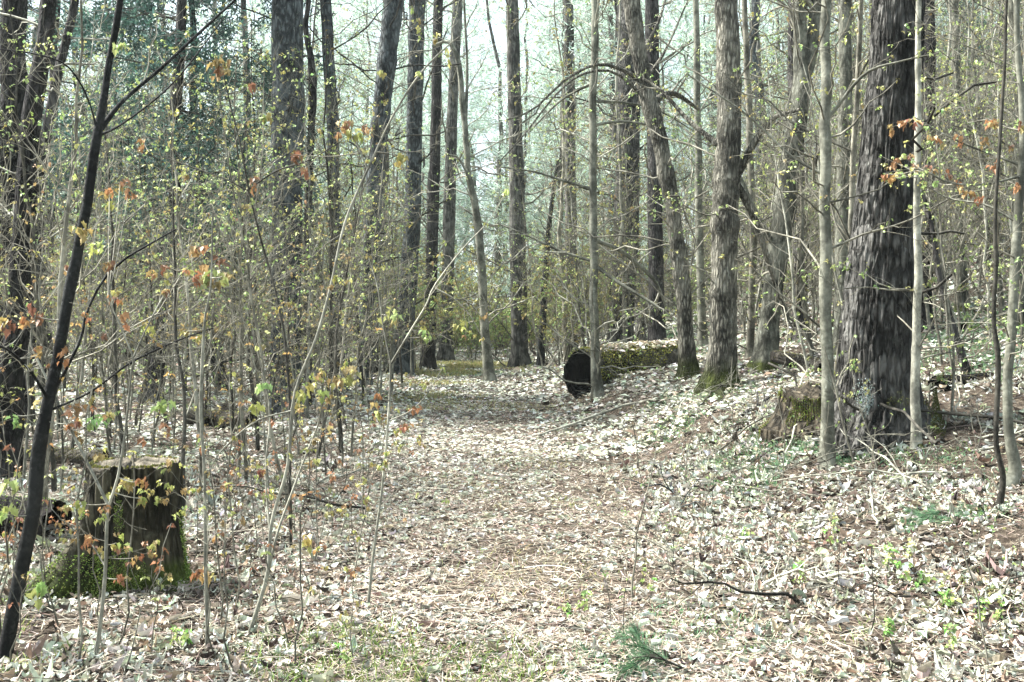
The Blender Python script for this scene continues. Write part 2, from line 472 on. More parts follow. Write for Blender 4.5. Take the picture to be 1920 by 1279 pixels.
# ------------------------------------------------------------------ leaf litter
def litter():
    mb = MB()
    def scatter(y0, y1, dens):
        A = 0.5 * ((0.56 * y0 + 1.6) + (0.56 * y1 + 1.6)) * 2 * (y1 - y0)
        n = int(A * dens)
        y = rng.uniform(y0, y1, n)
        hw = 0.56 * y + 1.6
        x = rng.uniform(-1, 1, n) * hw
        return x, y
    xs, ys, ss = [], [], []
    edges = [2.6, 4, 5.5, 7, 9, 12, 16, 20, 26, 34, 46, 62]
    for a, b in zip(edges[:-1], edges[1:]):
        m = 0.5 * (a + b)
        x, y = scatter(a, b, 1750 * min(1, (5.5 / m)) ** 1.2)
        xs.append(x); ys.append(y); ss.append(np.full(len(x), 0.040 * max(1, m / 7) ** 0.5))
    x, y, s0 = np.concatenate(xs), np.concatenate(ys), np.concatenate(ss)
    n = len(x)
    bare = fbm(x * 1.3, y * 1.3, 0, 63)
    keep = rng.uniform(size=n) < np.clip(0.18 + (bare - .36) * 6, .18, 1)
    x, y, s0 = x[keep], y[keep], s0[keep]; n = len(x)
    onp = np.clip(1.5 - np.abs(x - path_x(y)) / .9, 0, 1)
    size = s0 * rng.uniform(0.45, 1.5, n) ** 1.3 * (1 - .2 * onp) * np.where(rng.uniform(size=n) < .08, 1.7, 1)
    z = ground(x, y) + rng.uniform(0.0, 0.042, n) * (1.15 - .6 * onp)
    az = rng.uniform(0, 2 * PI, n)
    tilt = rng.normal(size=n) * (0.26 - .14 * onp)
    d = np.stack([np.cos(az), np.sin(az), tilt], -1)
    up = np.array([0, 0, 1.0]) + rng.normal(size=(n, 3)) * (0.34 - .16 * onp)[:, None]
    pale = [(.42, .43, .37), (.46, .475, .415), (.30, .31, .25), (.37, .35, .285), (.31, .25, .195), (.17, .12, .09), (.045, .036, .028), (.22, .235, .16), (.52, .54, .54)]
    wp = [24, 13, 20, 11, 5, 6, 15, 10, 1]
    wn_ = [15, 9, 10, 16, 20, 15, 18, 4, 1.5]
    cf, cn = pal(n, pale, wp), pal(n, pale, wn_)
    pn = .10 - .12 * onp + 0.70 * np.clip((10.5 - y) / 5, 0, 1) + 0.9 * (fbm(x * 0.5, y * 0.35, 0, 21) - 0.5)
    c = np.where((rng.uniform(size=n) < pn)[:, None], cn, cf)
    pos = np.stack([x, y, z], -1)
    # near leaves: curled blades of eight quads; far leaves: folded rhombs
    near = y < 10
    st = np.linspace(0, 1, 5); wd = np.array([0.05, 0.30, 0.36, 0.24, 0.02])
    curl = rng.normal(size=n) * (0.75 - .4 * onp)
    V = []
    for k in range(5):
        for b in (-1, 0, 1):
            V.append((st[k] - 0.5, wd[k] * b, 0.11 * abs(b)))
    V = np.array(V)
    q = np.array([[k * 3 + b, k * 3 + b + 1, (k + 1) * 3 + b + 1, (k + 1) * 3 + b] for k in range(4) for b in (0, 1)])
    I = np.nonzero(near)[0]
    dd = nrm(d[I]); s = nrm(np.cross(up[I], dd)); nn = np.cross(dd, s)
    asp = rng.uniform(0.30, 0.9, len(I))
    zz = V[None, :, 2] * rng.uniform(-1.5, 3.2, (len(I), 1)) + curl[I][:, None] * V[None, :, 0] ** 2 * 2.0 + rng.normal(size=(len(I), 15)) * 0.035
    yy = V[None, :, 1] * asp[:, None] + 0.25 * rng.normal(size=(len(I), 1)) * (V[None, :, 0] ** 2)
    v = pos[I][:, None] + size[I][:, None, None] * (V[None, :, 0, None] * dd[:, None] + yy[..., None] * s[:, None] + zz[..., None] * nn[:, None])
    v[..., 2] = np.maximum(v[..., 2], ground(v[..., 0], v[..., 1]) + 0.003)
    mb.add(v.reshape(-1, 3), q=(q[None] + (np.arange(len(I)) * 15)[:, None, None]).reshape(-1, 4), c=np.repeat(c[I], 15, 0))
    J = np.nonzero(~near)[0]
    leaves(mb, pos[J], d[J], up[J], size[J] * 1.15, c[J], wid=1.0)
    # pine straw and crumbs of twig
    n = 85000
    y = 2.6 + 15 * rng.uniform(size=n) ** 1.3
    x = path_x(y) + rng.normal(size=n) * (0.30 * y + 0.4)
    az = rng.uniform(0, 2 * PI, n)
    L = rng.uniform(0.05, 0.12, n) / 2
    p = np.stack([x, y, ground(x, y) + rng.uniform(0.012, 0.045, n)], -1)
    dx = np.stack([np.cos(az), np.sin(az), rng.normal(size=n) * 0.12], -1)
    sx = np.stack([-np.sin(az), np.cos(az), np.zeros(n)], -1) * (0.0009 * np.maximum(1, y / 6))[:, None]
    v = np.stack([p - dx * L[:, None] - sx, p - dx * L[:, None] + sx, p + dx * L[:, None] + sx, p + dx * L[:, None] - sx], 1)
    mb.add(v.reshape(-1, 3), q=np.arange(n * 4).reshape(-1, 4), c=np.repeat(pal(n, [(.35, .285, .22), (.21, .155, .115), (.45, .405, .33)], [3, 2, 3]), 4, 0))
    # tiny twigs
    n = 5200
    y = 3 + 20 * rng.uniform(size=n) ** 1.4
    x = rng.uniform(-1, 1, n) * (0.56 * y + 1.2)
    az = rng.uniform(0, 2 * PI, n)
    P = grow(np.stack([x, y, ground(x, y) + 0.03], -1), np.stack([np.cos(az), np.sin(az), rng.normal(size=n) * 0.06], -1), rng.uniform(0.1, 0.45, n), 4, 0, 0.1)
    P[..., 2] = np.maximum(P[..., 2], ground(P[..., 0], P[..., 1]) + 0.015)
    tubes(mb, P, rng.uniform(0.0015, 0.004, n)[:, None] * np.linspace(1, .5, 4)[None], 3, pal(n, [(.10, .08, .06), (.22, .19, .15), (.36, .34, .29)], [3, 3, 1]))
    o = mb.build("leaf_litter", M_LITTER, smooth=False)
    o["kind"] = "stuff"; o["label"] = "pale dry fallen leaves and pine straw covering the forest floor"
litter()

# ------------------------------------------------------------------ grass and moss on the ground
def grass():
    mb = MB(); mm = MB()
    # pixel centre, radius in metres, blade count, height, colour set
    spots = [(640, 1250, .45, 700, .10, 0), (905, 1262, .35, 500, .09, 0), (1000, 935, .5, 500, .05, 1), (800, 745, 1.0, 1100, .10, 1), (980, 765, .7, 500, .06, 1),
             (1210, 640, 2.2, 2600, .16, 2), (1460, 900, .55, 900, .07, 2), (1500, 860, .5, 900, .07, 2), (1340, 850, .5, 600, .07, 2), (1760, 975, .28, 900, .05, 2),
             (1840, 960, .22, 600, .05, 2), (1480, 630, 2.0, 1400, .12, 2), (1820, 660, 1.5, 1800, .12, 2), (1870, 580, 2.5, 2200, .15, 2), (1560, 840, .5, 700, .08, 2), (740, 720, 1.5, 900, .12, 1),
             (1290, 1190, .4, 420, .07, 2), (1150, 1250, .35, 320, .06, 2), (40, 1230, .35, 420, .10, 0), (330, 860, .7, 600, .09, 2), (1330, 740, .8, 900, .10, 2), (1270, 770, .6, 500, .07, 2),
             (1000, 1080, .6, 220, .06, 1), (1450, 1160, .6, 260, .06, 0), (1750, 1130, .5, 300, .07, 0), (860, 760, 1.2, 700, .1, 1)]
    pals = [[(.20, .30, .07), (.32, .36, .12), (.12, .20, .05)], [(.36, .36, .14), (.28, .30, .10), (.42, .36, .18)], [(.13, .27, .14), (.20, .36, .21), (.25, .37, .16)]]
    spots += [(800, 700, 1.6, 2200, .14, 1), (860, 685, 2.2, 2600, .16, 1), (930, 690, 2.0, 2000, .14, 1), (880, 700, 1.4, 900, .08, 2), (830, 720, .9, 700, .08, 1), (1000, 860, .6, 400, .05, 1), (900, 900, .6, 400, .05, 1)]
    spots += [(1270, 800, .45, 900, .06, 2), (1430, 850, .5, 1300, .06, 2), (1520, 880, .4, 1200, .06, 2), (1370, 880, .4, 800, .05, 2), (1250, 760, .4, 700, .07, 2), (1770, 640, 1.2, 2200, .10, 2), (1850, 700, .9, 1400, .10, 2), (1780, 880, .5, 600, .06, 2)]
    for u, v, r, n, h, ci in spots:
        c = hit(u, v)
        a = rng.uniform(0, 2 * PI, n); q = r * np.sqrt(rng.uniform(size=n)) * (0.6 + 0.6 * vnoise(np.cos(a) * 2 + u, np.sin(a) * 2 + v))
        x, y = c[0] + np.cos(a) * q, c[1] + np.sin(a) * q * 1.2
        keep = fbm(x * 2.2, y * 2.2, 0, 5) > 0.42
        x, y = x[keep], y[keep]; n = len(x)
        P = grow(np.stack([x, y, ground(x, y)], -1), np.stack([rng.normal(size=n) * .45, rng.normal(size=n) * .45, np.ones(n)], -1), h * rng.uniform(.5, 1.3, n), 4, -0.3, .08)
        w = 0.0022 * max(1, c[1] / 9)
        tubes(mb, P, np.broadcast_to(np.array([w, w, w * .7, w * .2]), (n, 4)), 3, pal(n, pals[ci], [1, 1, 1]))
    o = mb.build("grass", M_GRASS)
    o["kind"] = "stuff"; o["label"] = "thin green grass tufts and low ground cover on the leaf litter"
grass()

# ------------------------------------------------------------------ traced trees
LAND = []   # (u, Y, short phrase) of trunks that labels may refer to

def centre_line(pts, Y=None, H=12.0, n=40, below=0.15, dy=0.0):
    """pixel polyline (u,v,width) base first -> world (n,3), radii (n,), base."""
    u, v, w = pts[0]
    if Y is None:
        b = hit(u, v)
    else:
        p = px(u, v, Y); b = np.array([p[0], Y, float(ground(p[0], Y))])
    Yb = b[1]
    rows = [[b[0], Yb, b[2], pts[0][2] / 2 * Yb / FPX]]
    for k, (u, v, w) in enumerate(pts[1:], 1):
        p = px(u, v, Yb + dy * k / len(pts))
        if p[2] > rows[-1][2] + 0.02 or k > 1: rows.append([*p, w / 2 * Yb / FPX])
    rows = np.array(rows)
    top = rows[-1]
    if H and H > top[2] - b[2] + 0.5:
        d = nrm(rows[-1, :3] - rows[-2, :3]); d = nrm(d * 0.5 + np.array([0, 0, 0.6]))
        rest = (H - (top[2] - b[2])) / max(d[2], .4)
        for f, rr in ((0.33, .75), (0.66, .5), (1.0, .12)):
            rows = np.concatenate([rows, [[*(top[:3] + d * rest * f + np.array([0.15, 0.1, 0]) * f * f), top[3] * rr]]])
    rows = np.concatenate([[[b[0] - (rows[1, 0] - b[0]) * .03, Yb, b[2] - below, rows[0, 3] * 1.15]], rows])
    out = resample(rows, n)
    return out[:, :3], np.maximum(out[:, 3], 0.0015), b

def limb_line(pts, Y, dY=0.0, n=12):
    rows = []
    for k, (u, v, w) in enumerate(pts):
        yy = Y + dY * k / (len(pts) - 1)
        rows.append([*px(u, v, yy), w / 2 * yy / FPX])
    o = resample(np.array(rows), n)
    return o[:, :3], np.maximum(o[:, 3], 0.0012)

def tree(name, label, cat, pts, bark, Y=None, thin=1.0, H=12.0, S=12, n=40, rough=0.06, flare=0.5, limbs=(), nb=10, bL=1.6, zr=(0.1, 0.75), up=0.15, twigs=5,
         twig_mat=None, leaf=None, lsize=0.03, lk=4, lobed=False, spots=(), group=None, short=None, ang=1.2, droop=0.0, limb_mat=None, fl_h=0.22, tlen=-0.35):
    pts = [(u, v, w * thin) for u, v, w in pts]
    limbs = [tuple((q if isinstance(q, (int, float)) else (q[0], q[1], q[2] * thin)) for q in lp) for lp in limbs]
    P, R, b = centre_line(pts, Y, H, n)
    if short: LAND.append((pts[0][0], b[1], short))
    sw = rng.uniform(0, 99)
    ww = np.clip((P[:, 2] - b[2]) / .4, 0, 1) * np.minimum(R * .8, .025)
    P[:, 0] += ww * 2 * (fbm(P[:, 2] * 2.2, sw, 0, 5) - .5); P[:, 1] += ww * 2 * (fbm(P[:, 2] * 2.2, sw + 9, 0, 5) - .5)
    R = R * (1 + .22 * (np.clip(fbm(P[:, 2] * 5, sw, 3, 6) - .62, 0, 1) * 4))
    root = thing(name, label, cat, b, group)
    h = np.maximum(P[:, 2] - b[2], 0)
    th = np.linspace(0, 2 * PI, S, endpoint=False)
    r0 = R[1]
    sd = rng.integers(1000)
    nz = vnoise(np.cos(th)[None] * 1.6 + sd, np.sin(th)[None] * 1.6, h[:, None] * 2.2 / max(r0 * 6, .35), sd)
    RR = R[:, None] * (1 + rough * 2 * (nz - 0.5))
    lob = 0.55 + 0.9 * vnoise(np.cos(th)[None] * 2.4, np.sin(th)[None] * 2.4, sd, sd + 3)
    RR = RR * (1 + flare * np.exp(-h[:, None] / fl_h) * lob)
    mb = MB(); tubes(mb, P[None], RR[None], S, cap=False)
    mb.build("trunk" if R[1] > 0.02 else "stem", bark, root, origin=b)
    paths = [(P, R)]
    for lp in limbs:
        dY = lp[0] if isinstance(lp[0], (int, float)) else 0.0
        lp = lp[1:] if isinstance(lp[0], (int, float)) else lp
        LP, LR = limb_line(lp, b[1], dY, 14)
        m2 = MB(); tubes(m2, LP[None], LR[None], 6 if LR[0] > .01 else 4)
        m2.build("limb", limb_mat or bark, root, origin=b)
        paths.append((LP, LR))
    tw = MB(); lf = MB(); tips = []
    if nb:
        Q, QR = spawn(P[None], R[None], nb, zr[0], zr[1], ang, bL, .22, 7, up, droop, .10)
        QR = np.minimum(QR, 0.011 * max(1, b[1] / 14)); tubes(tw, Q, QR, 4)
        paths_b = [(Q, QR)]
    else:
        paths_b = []
    if len(paths) > 1:
        LQ = np.stack([resample(p, 7) for p, _ in paths[1:]]); LR = np.stack([np.interp(np.linspace(0, 1, 7), np.linspace(0, 1, len(r)), r) for _, r in paths[1:]])
        paths_b.append((LQ, LR))
    for Q, QR in paths_b:
        if not twigs: tips.append(Q[:, -1]); continue
        T1, T1R = spawn(Q, QR, twigs, .2, 1.0, .8, tlen, .55, 5, up * .5, 0, .12)
        tubes(tw, T1, T1R, 3)
        tips += [T1[:, -1], Q[:, -1]]
        T2, T2R = spawn(T1, T1R, 2, .2, .95, .8, -.45, .7, 4, 0, 0, .12)
        tubes(tw, T2, T2R, 3); tips.append(T2[:, -1])
    allp = np.concatenate([p for p, _ in paths])
    for s in spots:          # a leaf spray at a traced pixel, joined to the nearest stem by a twig
        u, v, sz, pl = s[:4]
        c = px(u, v, b[1] + (s[4] if len(s) > 4 else rng.uniform(-.12, .12)))
        k = np.argmin(np.linalg.norm((allp - c) * np.array([1, .3, 1]), axis=1) + 0.8 * np.maximum(0, allp[:, 2] - c[2]))
        a = allp[k]
        mid = 0.5 * (a + c) + np.array([0, 0, -.04 * np.linalg.norm(c - a)])
        t = resample(np.array([a, mid, c]), 6)
        tubes(tw, t[None], np.linspace(.0028, .0014, 6)[None] * max(1, b[1] / 7), 4)
        for _ in range(2): clusters(lf, c[None] + rng.normal(size=(1, 3)) * sz * .25 * b[1] / FPX, int(rng.integers(4, 7)), sz * .74 * b[1] / FPX, pl, V=MAPLE_V * np.array([1, .62, 1.6]), T=MAPLE_T, droop=.85)
    if leaf is not None and tips:
        tp = np.concatenate(tips)
        tp = tp[rng.uniform(size=len(tp)) < 0.75]
        if len(tp):
            if lobed: clusters(lf, tp, lk + 1, lsize, leaf, V=MAPLE_V * np.array([1, .62, 1.6]), T=MAPLE_T, droop=.85)
            else: clusters(lf, tp, lk, lsize, leaf)
    tw.build("branches", twig_mat or M_TWIG, root, origin=b)
    lf.build("leaves", M_LEAF, root, smooth=False, origin=b)
    return root, b

# the big pine: dense mesh with real furrows
def big_pine():
    pts = [(1643, 815, 152), (1644, 760, 142), (1646, 600, 132), (1660, 400, 111), (1672, 200, 97), (1685, 0, 92)]
    P, R, b = centre_line(pts, None, 21, 420)
    LAND.append((1643, b[1], "the broad dark pine"))
    root = thing("pine_tree", "broad dark purple-grey pine trunk with deep furrows and a pale lichen patch low down", "tree", b)
    keep = P[:, 2] - b[2] < 8.5
    k = keep.sum()
    S = 220
    def shape(P, R, S):
        h = np.maximum(P[:, 2] - b[2], 0)[:, None]
        th = np.linspace(0, 2 * PI, S, endpoint=False)[None]
        cx, cy = np.cos(th), np.sin(th)
        wz = fbm(cx * 5, cy * 5, h * 3, 4) * 1.0
        rid = np.abs(fbm(cx * 19 + wz, cy * 19 + wz, h * 3.2, 31, 3) - 0.5) * 2
        rid = np.clip(rid * 2.6, 0, 1) ** 0.7
        f2 = fbm(cx * 22, cy * 22, h * 14, 8, 2)
        D = R[:, None] + 0.024 * (rid - 0.75) + 0.012 * (f2 - .5)
        lob = 0.35 + 1.1 * vnoise(cx * 2.2, cy * 2.2, 3.3, 12)
        return D * (1 + 0.42 * np.exp(-h / 0.22) * lob)
    hh = np.interp(np.linspace(0, 1, 420), np.linspace(0, 1, k), np.arange(k))
    P2 = resample(P[:k], 560); R2 = np.interp(np.linspace(0, 1, 560), np.linspace(0, 1, k), R[:k])
    mb = MB(); tubes(mb, P2[None], shape(P2, R2, S)[None], S)
    tubes(mb, P[k - 2:][None], R[k - 2:][None] * .97, 40)
    tr = mb.build("trunk", M_PINE, root, origin=b)
    # lichen patch: a thin crust on the bark facing the path
    lm = MB(); pts_ = []
    n = 520
    u0, v0 = 1626, 755
    rr = rng.normal(size=(n, 2)) * np.array([9, 17])
    for (du, dv) in rr:
        d = ray(u0 + du + 0.2 * dv, v0 + dv)
        # meet the trunk cylinder
        i = np.argmin(np.abs(P2[:, 2] - (CAM_H + d[2] / d[1] * b[1])))
        r = R2[i] * 1.02
        xo = d[0] / d[1] * b[1] - P2[i, 0]
        if abs(xo) > r * .95: continue
        yo = -math.sqrt(r * r - xo * xo)
        Yh = b[1] + yo
        q = np.array([0, 0, CAM_H]) + d * (Yh / d[1])
        nr = nrm(np.array([xo, yo, 0.1]))
        pts_.append((q + nr * .005, nr))
    pp = np.array([p for p, _ in pts_]); nn = np.array([q for _, q in pts_])
    t_ = nrm(np.cross(nn, rng.normal(size=nn.shape)))
    leaves(lm, pp, t_, nn, rng.uniform(.006, .014, len(pp)), pal(len(pp), [(.22, .27, .245), (.30, .33, .30), (.15, .18, .165)], [2, 1, 1]), wid=1.2)
    lm.build("lichen", M_MOSS, root, smooth=False, origin=b)
    mo = MB(); n = 9000
    th = rng.uniform(PI, 2 * PI, n); h = rng.uniform(0, 1, n) ** 1.5 * .38
    r = R[2] * (1 + .5 * np.exp(-h / .22)) + .012
    p = np.stack([b[0] + np.cos(th) * r + h * .06, b[1] + np.sin(th) * r, b[2] + h], -1)
    keep = fbm(np.cos(th) * 3, np.sin(th) * 3, h * 5, 77) + 0.22 * np.cos(th) - .12 > .5
    p = p[keep]; d = np.stack([np.cos(th), np.sin(th), rng.normal(size=n) * .6], -1)[keep]
    leaves(mo, p, d, rng.normal(size=p.shape), .012, pal(len(p), [(.06, .068, .016), (.035, .042, .011), (.10, .10, .03)], [2, 2, 1]))
    mo.build("moss", M_MOSS, root, smooth=False, origin=b)
    tw = MB()
    Q, QR = spawn(P[None], R[None], 10, .12, .6, 1.3, 1.3, .12, 6, .0, -.05, .1)
    tubes(tw, Q, np.minimum(QR, .012), 4)
    tw.build("branches", M_DTWIG, root, origin=b)
    return root
big_pine()

tree("oak_tree", "straight grey trunk with furrowed bark and moss at its foot, above the mossy log", "tree",
     [(1348, 735, 60), (1352, 690, 52), (1357, 600, 50), (1361, 400, 48), (1366, 200, 45), (1363, 0, 42)], M_OAK, H=15, S=48, n=200, rough=.05, flare=.6, fl_h=.25, nb=7, bL=1.8, zr=(.1, .6),
     leaf=YGREEN, lsize=.035, lk=4, short="the straight furrowed trunk",
     limbs=[(-.5, (1380, 330, 18), (1440, 230, 10), (1500, 205, 6)), (.6, (1345, 270, 14), (1290, 225, 9), (1240, 170, 6), (1190, 140, 4)), (.4, (1372, 330, 16), (1410, 400, 15), (1450, 520, 11), (1478, 600, 9))])
tree("maple_tree", "leaning olive maple that forks into two high stems beside the furrowed trunk", "tree",
     [(1436, 690, 44), (1441, 610, 36), (1455, 500, 38), (1470, 400, 40), (1487, 280, 38), (1505, 160, 32), (1500, 60, 24), (1500, 0, 23)], M_MAPLE, H=12, S=28, n=90, rough=.14, nb=10, zr=(.15, .7), flare=.5,
     limbs=[((1503, 165, 28), (1522, 90, 25), (1530, 0, 23), (1534, -150, 18), (1540, -330, 8)), (-.3, (1462, 470, 12), (1425, 420, 12), (1385, 330, 10), (1350, 270, 6))], leaf=YGREEN, lsize=.03, short="the forked maple")
tree("beech_tree", "smooth grey-olive young trunk standing just in front of the broad dark pine", "tree",
     [(1550, 875, 25), (1552, 800, 22), (1552, 650, 22), (1550, 480, 21), (1548, 250, 19), (1550, 0, 18)], M_BEECH, H=9, S=20, n=90, rough=.06, flare=.45, nb=14, bL=1.3, zr=(.2, .75), up=.2,
     leaf=YGREEN + OLIVE, lsize=.028, lk=4, short="the smooth trunk before the dark pine",
     limbs=[(-.5, (1555, 220, 7), (1620, 140, 6), (1690, 115, 4), (1760, 100, 3)), (.3, (1548, 330, 7), (1480, 290, 5), (1400, 215, 4), (1290, 140, 3))])
tree("birch_tree", "thin pale straight stem close against the pine's far side", "tree",
     [(1717, 840, 16), (1720, 700, 16), (1722, 550, 15), (1722, 300, 12), (1724, 0, 10)], M_PALE, H=8, S=14, n=60, rough=.05, nb=14, bL=1.0, zr=(.2, .85), leaf=YGREEN, lsize=.028, short="the thin pale stem")
tree("pine_tree", "dark upright trunk partly hidden behind the thin pale stem", "tree",
     [(1733, 700, 26), (1738, 400, 24), (1742, 0, 22)], M_DARK, Y=14.5, H=13, S=16, n=50, nb=12, zr=(.2, .6), leaf=YGREEN, lsize=.035)
tree("sapling_tree", "slim dark crooked stem, sharply bent near its foot, at the far side of the bank", "sapling",
     [(1873, 955, 11), (1881, 895, 10), (1868, 820, 9), (1872, 680, 10), (1864, 600, 8), (1868, 500, 8), (1867, 400, 7), (1880, 200, 6), (1888, 0, 5)], M_DTWIG, H=6.5, S=10, n=60, nb=9, bL=.8, zr=(.3, .95), flare=.2, leaf=YGREEN, lsize=.026, short="the dark crooked stem")
tree("sapling_tree", "pale stem with a hooked foot beside the dark crooked stem, bearing rusty young leaves", "sapling",
     [(1886, 915, 26), (1903, 885, 22), (1894, 820, 18), (1893, 700, 17), (1904, 500, 17), (1916, 300, 13), (1912, 150, 11), (1905, 0, 10)], M_BEECH, H=7, S=14, n=60, nb=10, bL=.8, zr=(.3, .9), flare=.3,
     limbs=[(-.5, (1914, 330, 6), (1850, 345, 4), (1780, 343, 3), (1725, 318, 3), (1655, 325, 2)), (.2, (1914, 310, 6), (1860, 290, 4), (1790, 262, 3), (1715, 220, 2)), (.4, (1912, 420, 5), (1850, 385, 4), (1780, 372, 3), (1730, 345, 2))],
     spots=[(1671, 238, 16, RUST), (1690, 232, 14, RUST), (1716, 228, 18, RUST), (1752, 252, 17, RUST), (1768, 264, 15, RUST), (1795, 262, 16, RUST), (1680, 305, 18, RUST), (1658, 326, 14, RUST), (1674, 335, 13, RUST), (1706, 296, 14, RUST),
            (1716, 310, 14, RUST), (1745, 318, 14, RUST), (1778, 326, 14, RUST), (1793, 345, 17, RUST), (1818, 362, 20, RUST), (1838, 372, 14, RUST), (1863, 305, 18, RUST), (1852, 226, 17, RUST), (1868, 232, 16, RUST), (1848, 265, 14, RUST), (1905, 348, 18, RUST), (1912, 236, 14, RUST), (1757, 343, 12, YGREEN), (1895, 282, 13, RUST)],
     leaf=YGREEN, lsize=.022, short="the pale hooked stem")
tree("beech_tree", "smooth pale young trunk standing before the cut end of the mossy log", "tree",
     [(1122, 748, 21), (1117, 690, 18), (1114, 600, 16), (1112, 450, 15), (1110, 300, 14), (1113, 150, 14), (1116, 0, 13)], M_BEECH, H=11, S=18, n=80, rough=.06, flare=.5, nb=26, bL=1.9, zr=(.12, .75), up=.05, twig_mat=M_PALE,
     limbs=[(-.4, (1112, 355, 6), (1060, 340, 5), (1000, 322, 4), (930, 312, 3)), (.6, (1112, 490, 7), (1050, 470, 6), (985, 440, 4), (935, 420, 3)), (.8, (1114, 450, 8), (1160, 468, 8), (1195, 495, 7), (1230, 530, 6), (1248, 575, 4)),
            (-.7, (1114, 497, 8), (1160, 530, 7), (1210, 560, 6), (1255, 590, 3)), (.3, (1110, 190, 6), (1165, 192, 5), (1230, 205, 4), (1300, 245, 2)), (-.3, (1111, 235, 6), (1170, 228, 5), (1250, 240, 4)), (.5, (1112, 155, 6), (1050, 190, 4), (990, 250, 3))],
     leaf=YGREEN, lsize=.045, lk=3, short="the pale trunk by the log")
tree("maple_tree", "dark trunk curving over to one side, with a long arching branch above the path", "tree",
     [(1291, 708, 34), (1288, 660, 30), (1285, 600, 28), (1268, 450, 28), (1250, 330, 29), (1228, 230, 30), (1203, 130, 29), (1184, 0, 31)], M_OAK, H=12, S=24, n=90, rough=.12, nb=12, bL=2.0, zr=(.15, .6), leaf=YGREEN, lsize=.04, lk=3,
     limbs=[(-1.5, (1200, 150, 10), (1160, 128, 7), (1115, 122, 6), (1060, 150, 5), (1000, 205, 4), (950, 225, 3)), (-1.0, (1205, 180, 7), (1150, 135, 5), (1090, 140, 5), (1040, 180, 4), (985, 250, 3.5), (935, 305, 2)),
            (1.5, (1225, 190, 14), (1262, 175, 10), (1310, 205, 6)), (.8, (1205, 100, 8), (1235, 40, 6), (1250, -10, 4)), (1.0, (1215, 145, 8), (1250, 90, 5), (1290, 0, 3))], short="the curving dark trunk")
tree("pine_tree", "thick dark purple trunk far back behind the curving trunk", "tree", [(1163, 600, 46), (1175, 400, 46), (1180, 0, 40)], M_PINE, Y=27, H=17, S=20, n=60, nb=14, zr=(.1, .6), bL=2.2, leaf=None, twig_mat=M_DTWIG)
tree("pine_tree", "dark blue-grey pine leaning over the path's far side, bare below", "tree",
     [(684, 728, 24), (687, 600, 26), (699, 400, 30), (712, 250, 32), (727, 100, 35), (738, 0, 35)], M_GREYPINE, H=16, S=28, n=100, rough=.06, nb=14, zr=(.15, .6), bL=1.6, droop=-.1, up=0, twig_mat=M_DTWIG, short="the leaning blue-grey pine")
tree("pine_tree", "thick straight grey pine rising out of the sapling thicket", "tree",
     [(535, 735, 56), (537, 500, 57), (540, 200, 58), (540, 0, 57)], M_GREYPINE, Y=16, H=17, S=32, n=100, rough=.05, nb=14, zr=(.15, .6), bL=1.8, droop=-.1, up=0, twig_mat=M_DTWIG, short="the thick straight pine")
tree("pine_tree", "slimmer grey pine between the thick straight pine and the leaning one", "tree", [(640, 660, 24), (628, 400, 22), (622, 200, 22), (610, 0, 21)], M_GREYPINE, Y=20, H=14, S=18, n=60, nb=12, zr=(.15, .6), twig_mat=M_DTWIG)
tree("pine_tree", "thin dark crooked trunk just beside the thick straight pine", "tree", [(577, 700, 12), (578, 420, 13), (583, 250, 13), (588, 150, 14), (575, 60, 10), (578, 0, 9)], M_DARK, Y=17, H=9, S=12, n=60, nb=12, zr=(.2, .8), twig_mat=M_DTWIG)
tree("pine_tree", "grey pine at the path edge just past the leaning pine", "tree", [(752, 702, 38), (768, 500, 33), (775, 350, 30), (780, 100, 29), (782, 0, 29)], M_GREYPINE, H=16, S=20, n=60, nb=16, zr=(.1, .6), bL=2.0, twig_mat=M_DTWIG, short="the grey pine at the path edge")
tree("pine_tree", "narrow brown trunk close behind the grey pine at the path edge", "tree", [(803, 655, 25), (815, 300, 20), (822, 0, 18)], M_DARK, Y=30, H=14, S=14, n=50, nb=14, zr=(.1, .6), bL=2, twig_mat=M_TWIG)
tree("pine_tree", "slim fading trunk where the path vanishes, nearest its far end", "tree", [(836, 645, 26), (845, 300, 21), (858, 0, 19)], M_BGTRUNK, Y=36, H=15, S=14, n=50, nb=14, zr=(.1, .6), bL=2, twig_mat=M_TWIG)
tree("birch_tree", "slender pale trunk bending to one side beside the far end of the path", "tree",
     [(918, 715, 20), (908, 600, 17), (901, 480, 16), (892, 390, 14), (878, 320, 12), (868, 200, 11), (860, 120, 10), (842, 80, 7), (810, 86, 4)], M_BEECH, H=0, S=14, n=70, nb=16, bL=1.8, zr=(.2, .9), leaf=YGREEN, lsize=.05, lk=3, twig_mat=M_PALE, short="the bending pale trunk",
     limbs=[(.3, (872, 260, 7), (876, 130, 6), (870, 0, 5), (868, -120, 3)), (-.4, (890, 360, 5), (862, 300, 4), (840, 290, 3))])
tree("pine_tree", "brown pine standing back from the bending pale trunk, across the path end", "tree", [(975, 650, 32), (970, 400, 29), (965, 200, 25), (960, 0, 23)], M_BGTRUNK, Y=30, H=16, S=16, n=50, nb=18, zr=(.08, .6), bL=2.2, twig_mat=M_TWIG)
tree("snag_tree", "short thin black leaning trunk between the path end and the log", "tree", [(1013, 692, 15), (1018, 600, 13), (1025, 480, 11), (1035, 380, 8), (1046, 300, 5)], M_BLACK, H=0, S=12, n=50, nb=12, bL=.9, zr=(.15, .9), twig_mat=M_DTWIG, short="the thin black leaning trunk")
tree("pine_tree", "thick dark trunk cut by the picture edge, behind the leaning dark trunk", "tree", [(12, 870, 52), (15, 500, 48), (22, 200, 45), (26, 0, 43)], M_INK, H=15, S=30, n=100, rough=.08, nb=7, zr=(.2, .6), twig_mat=M_PALE, Y=11.5)
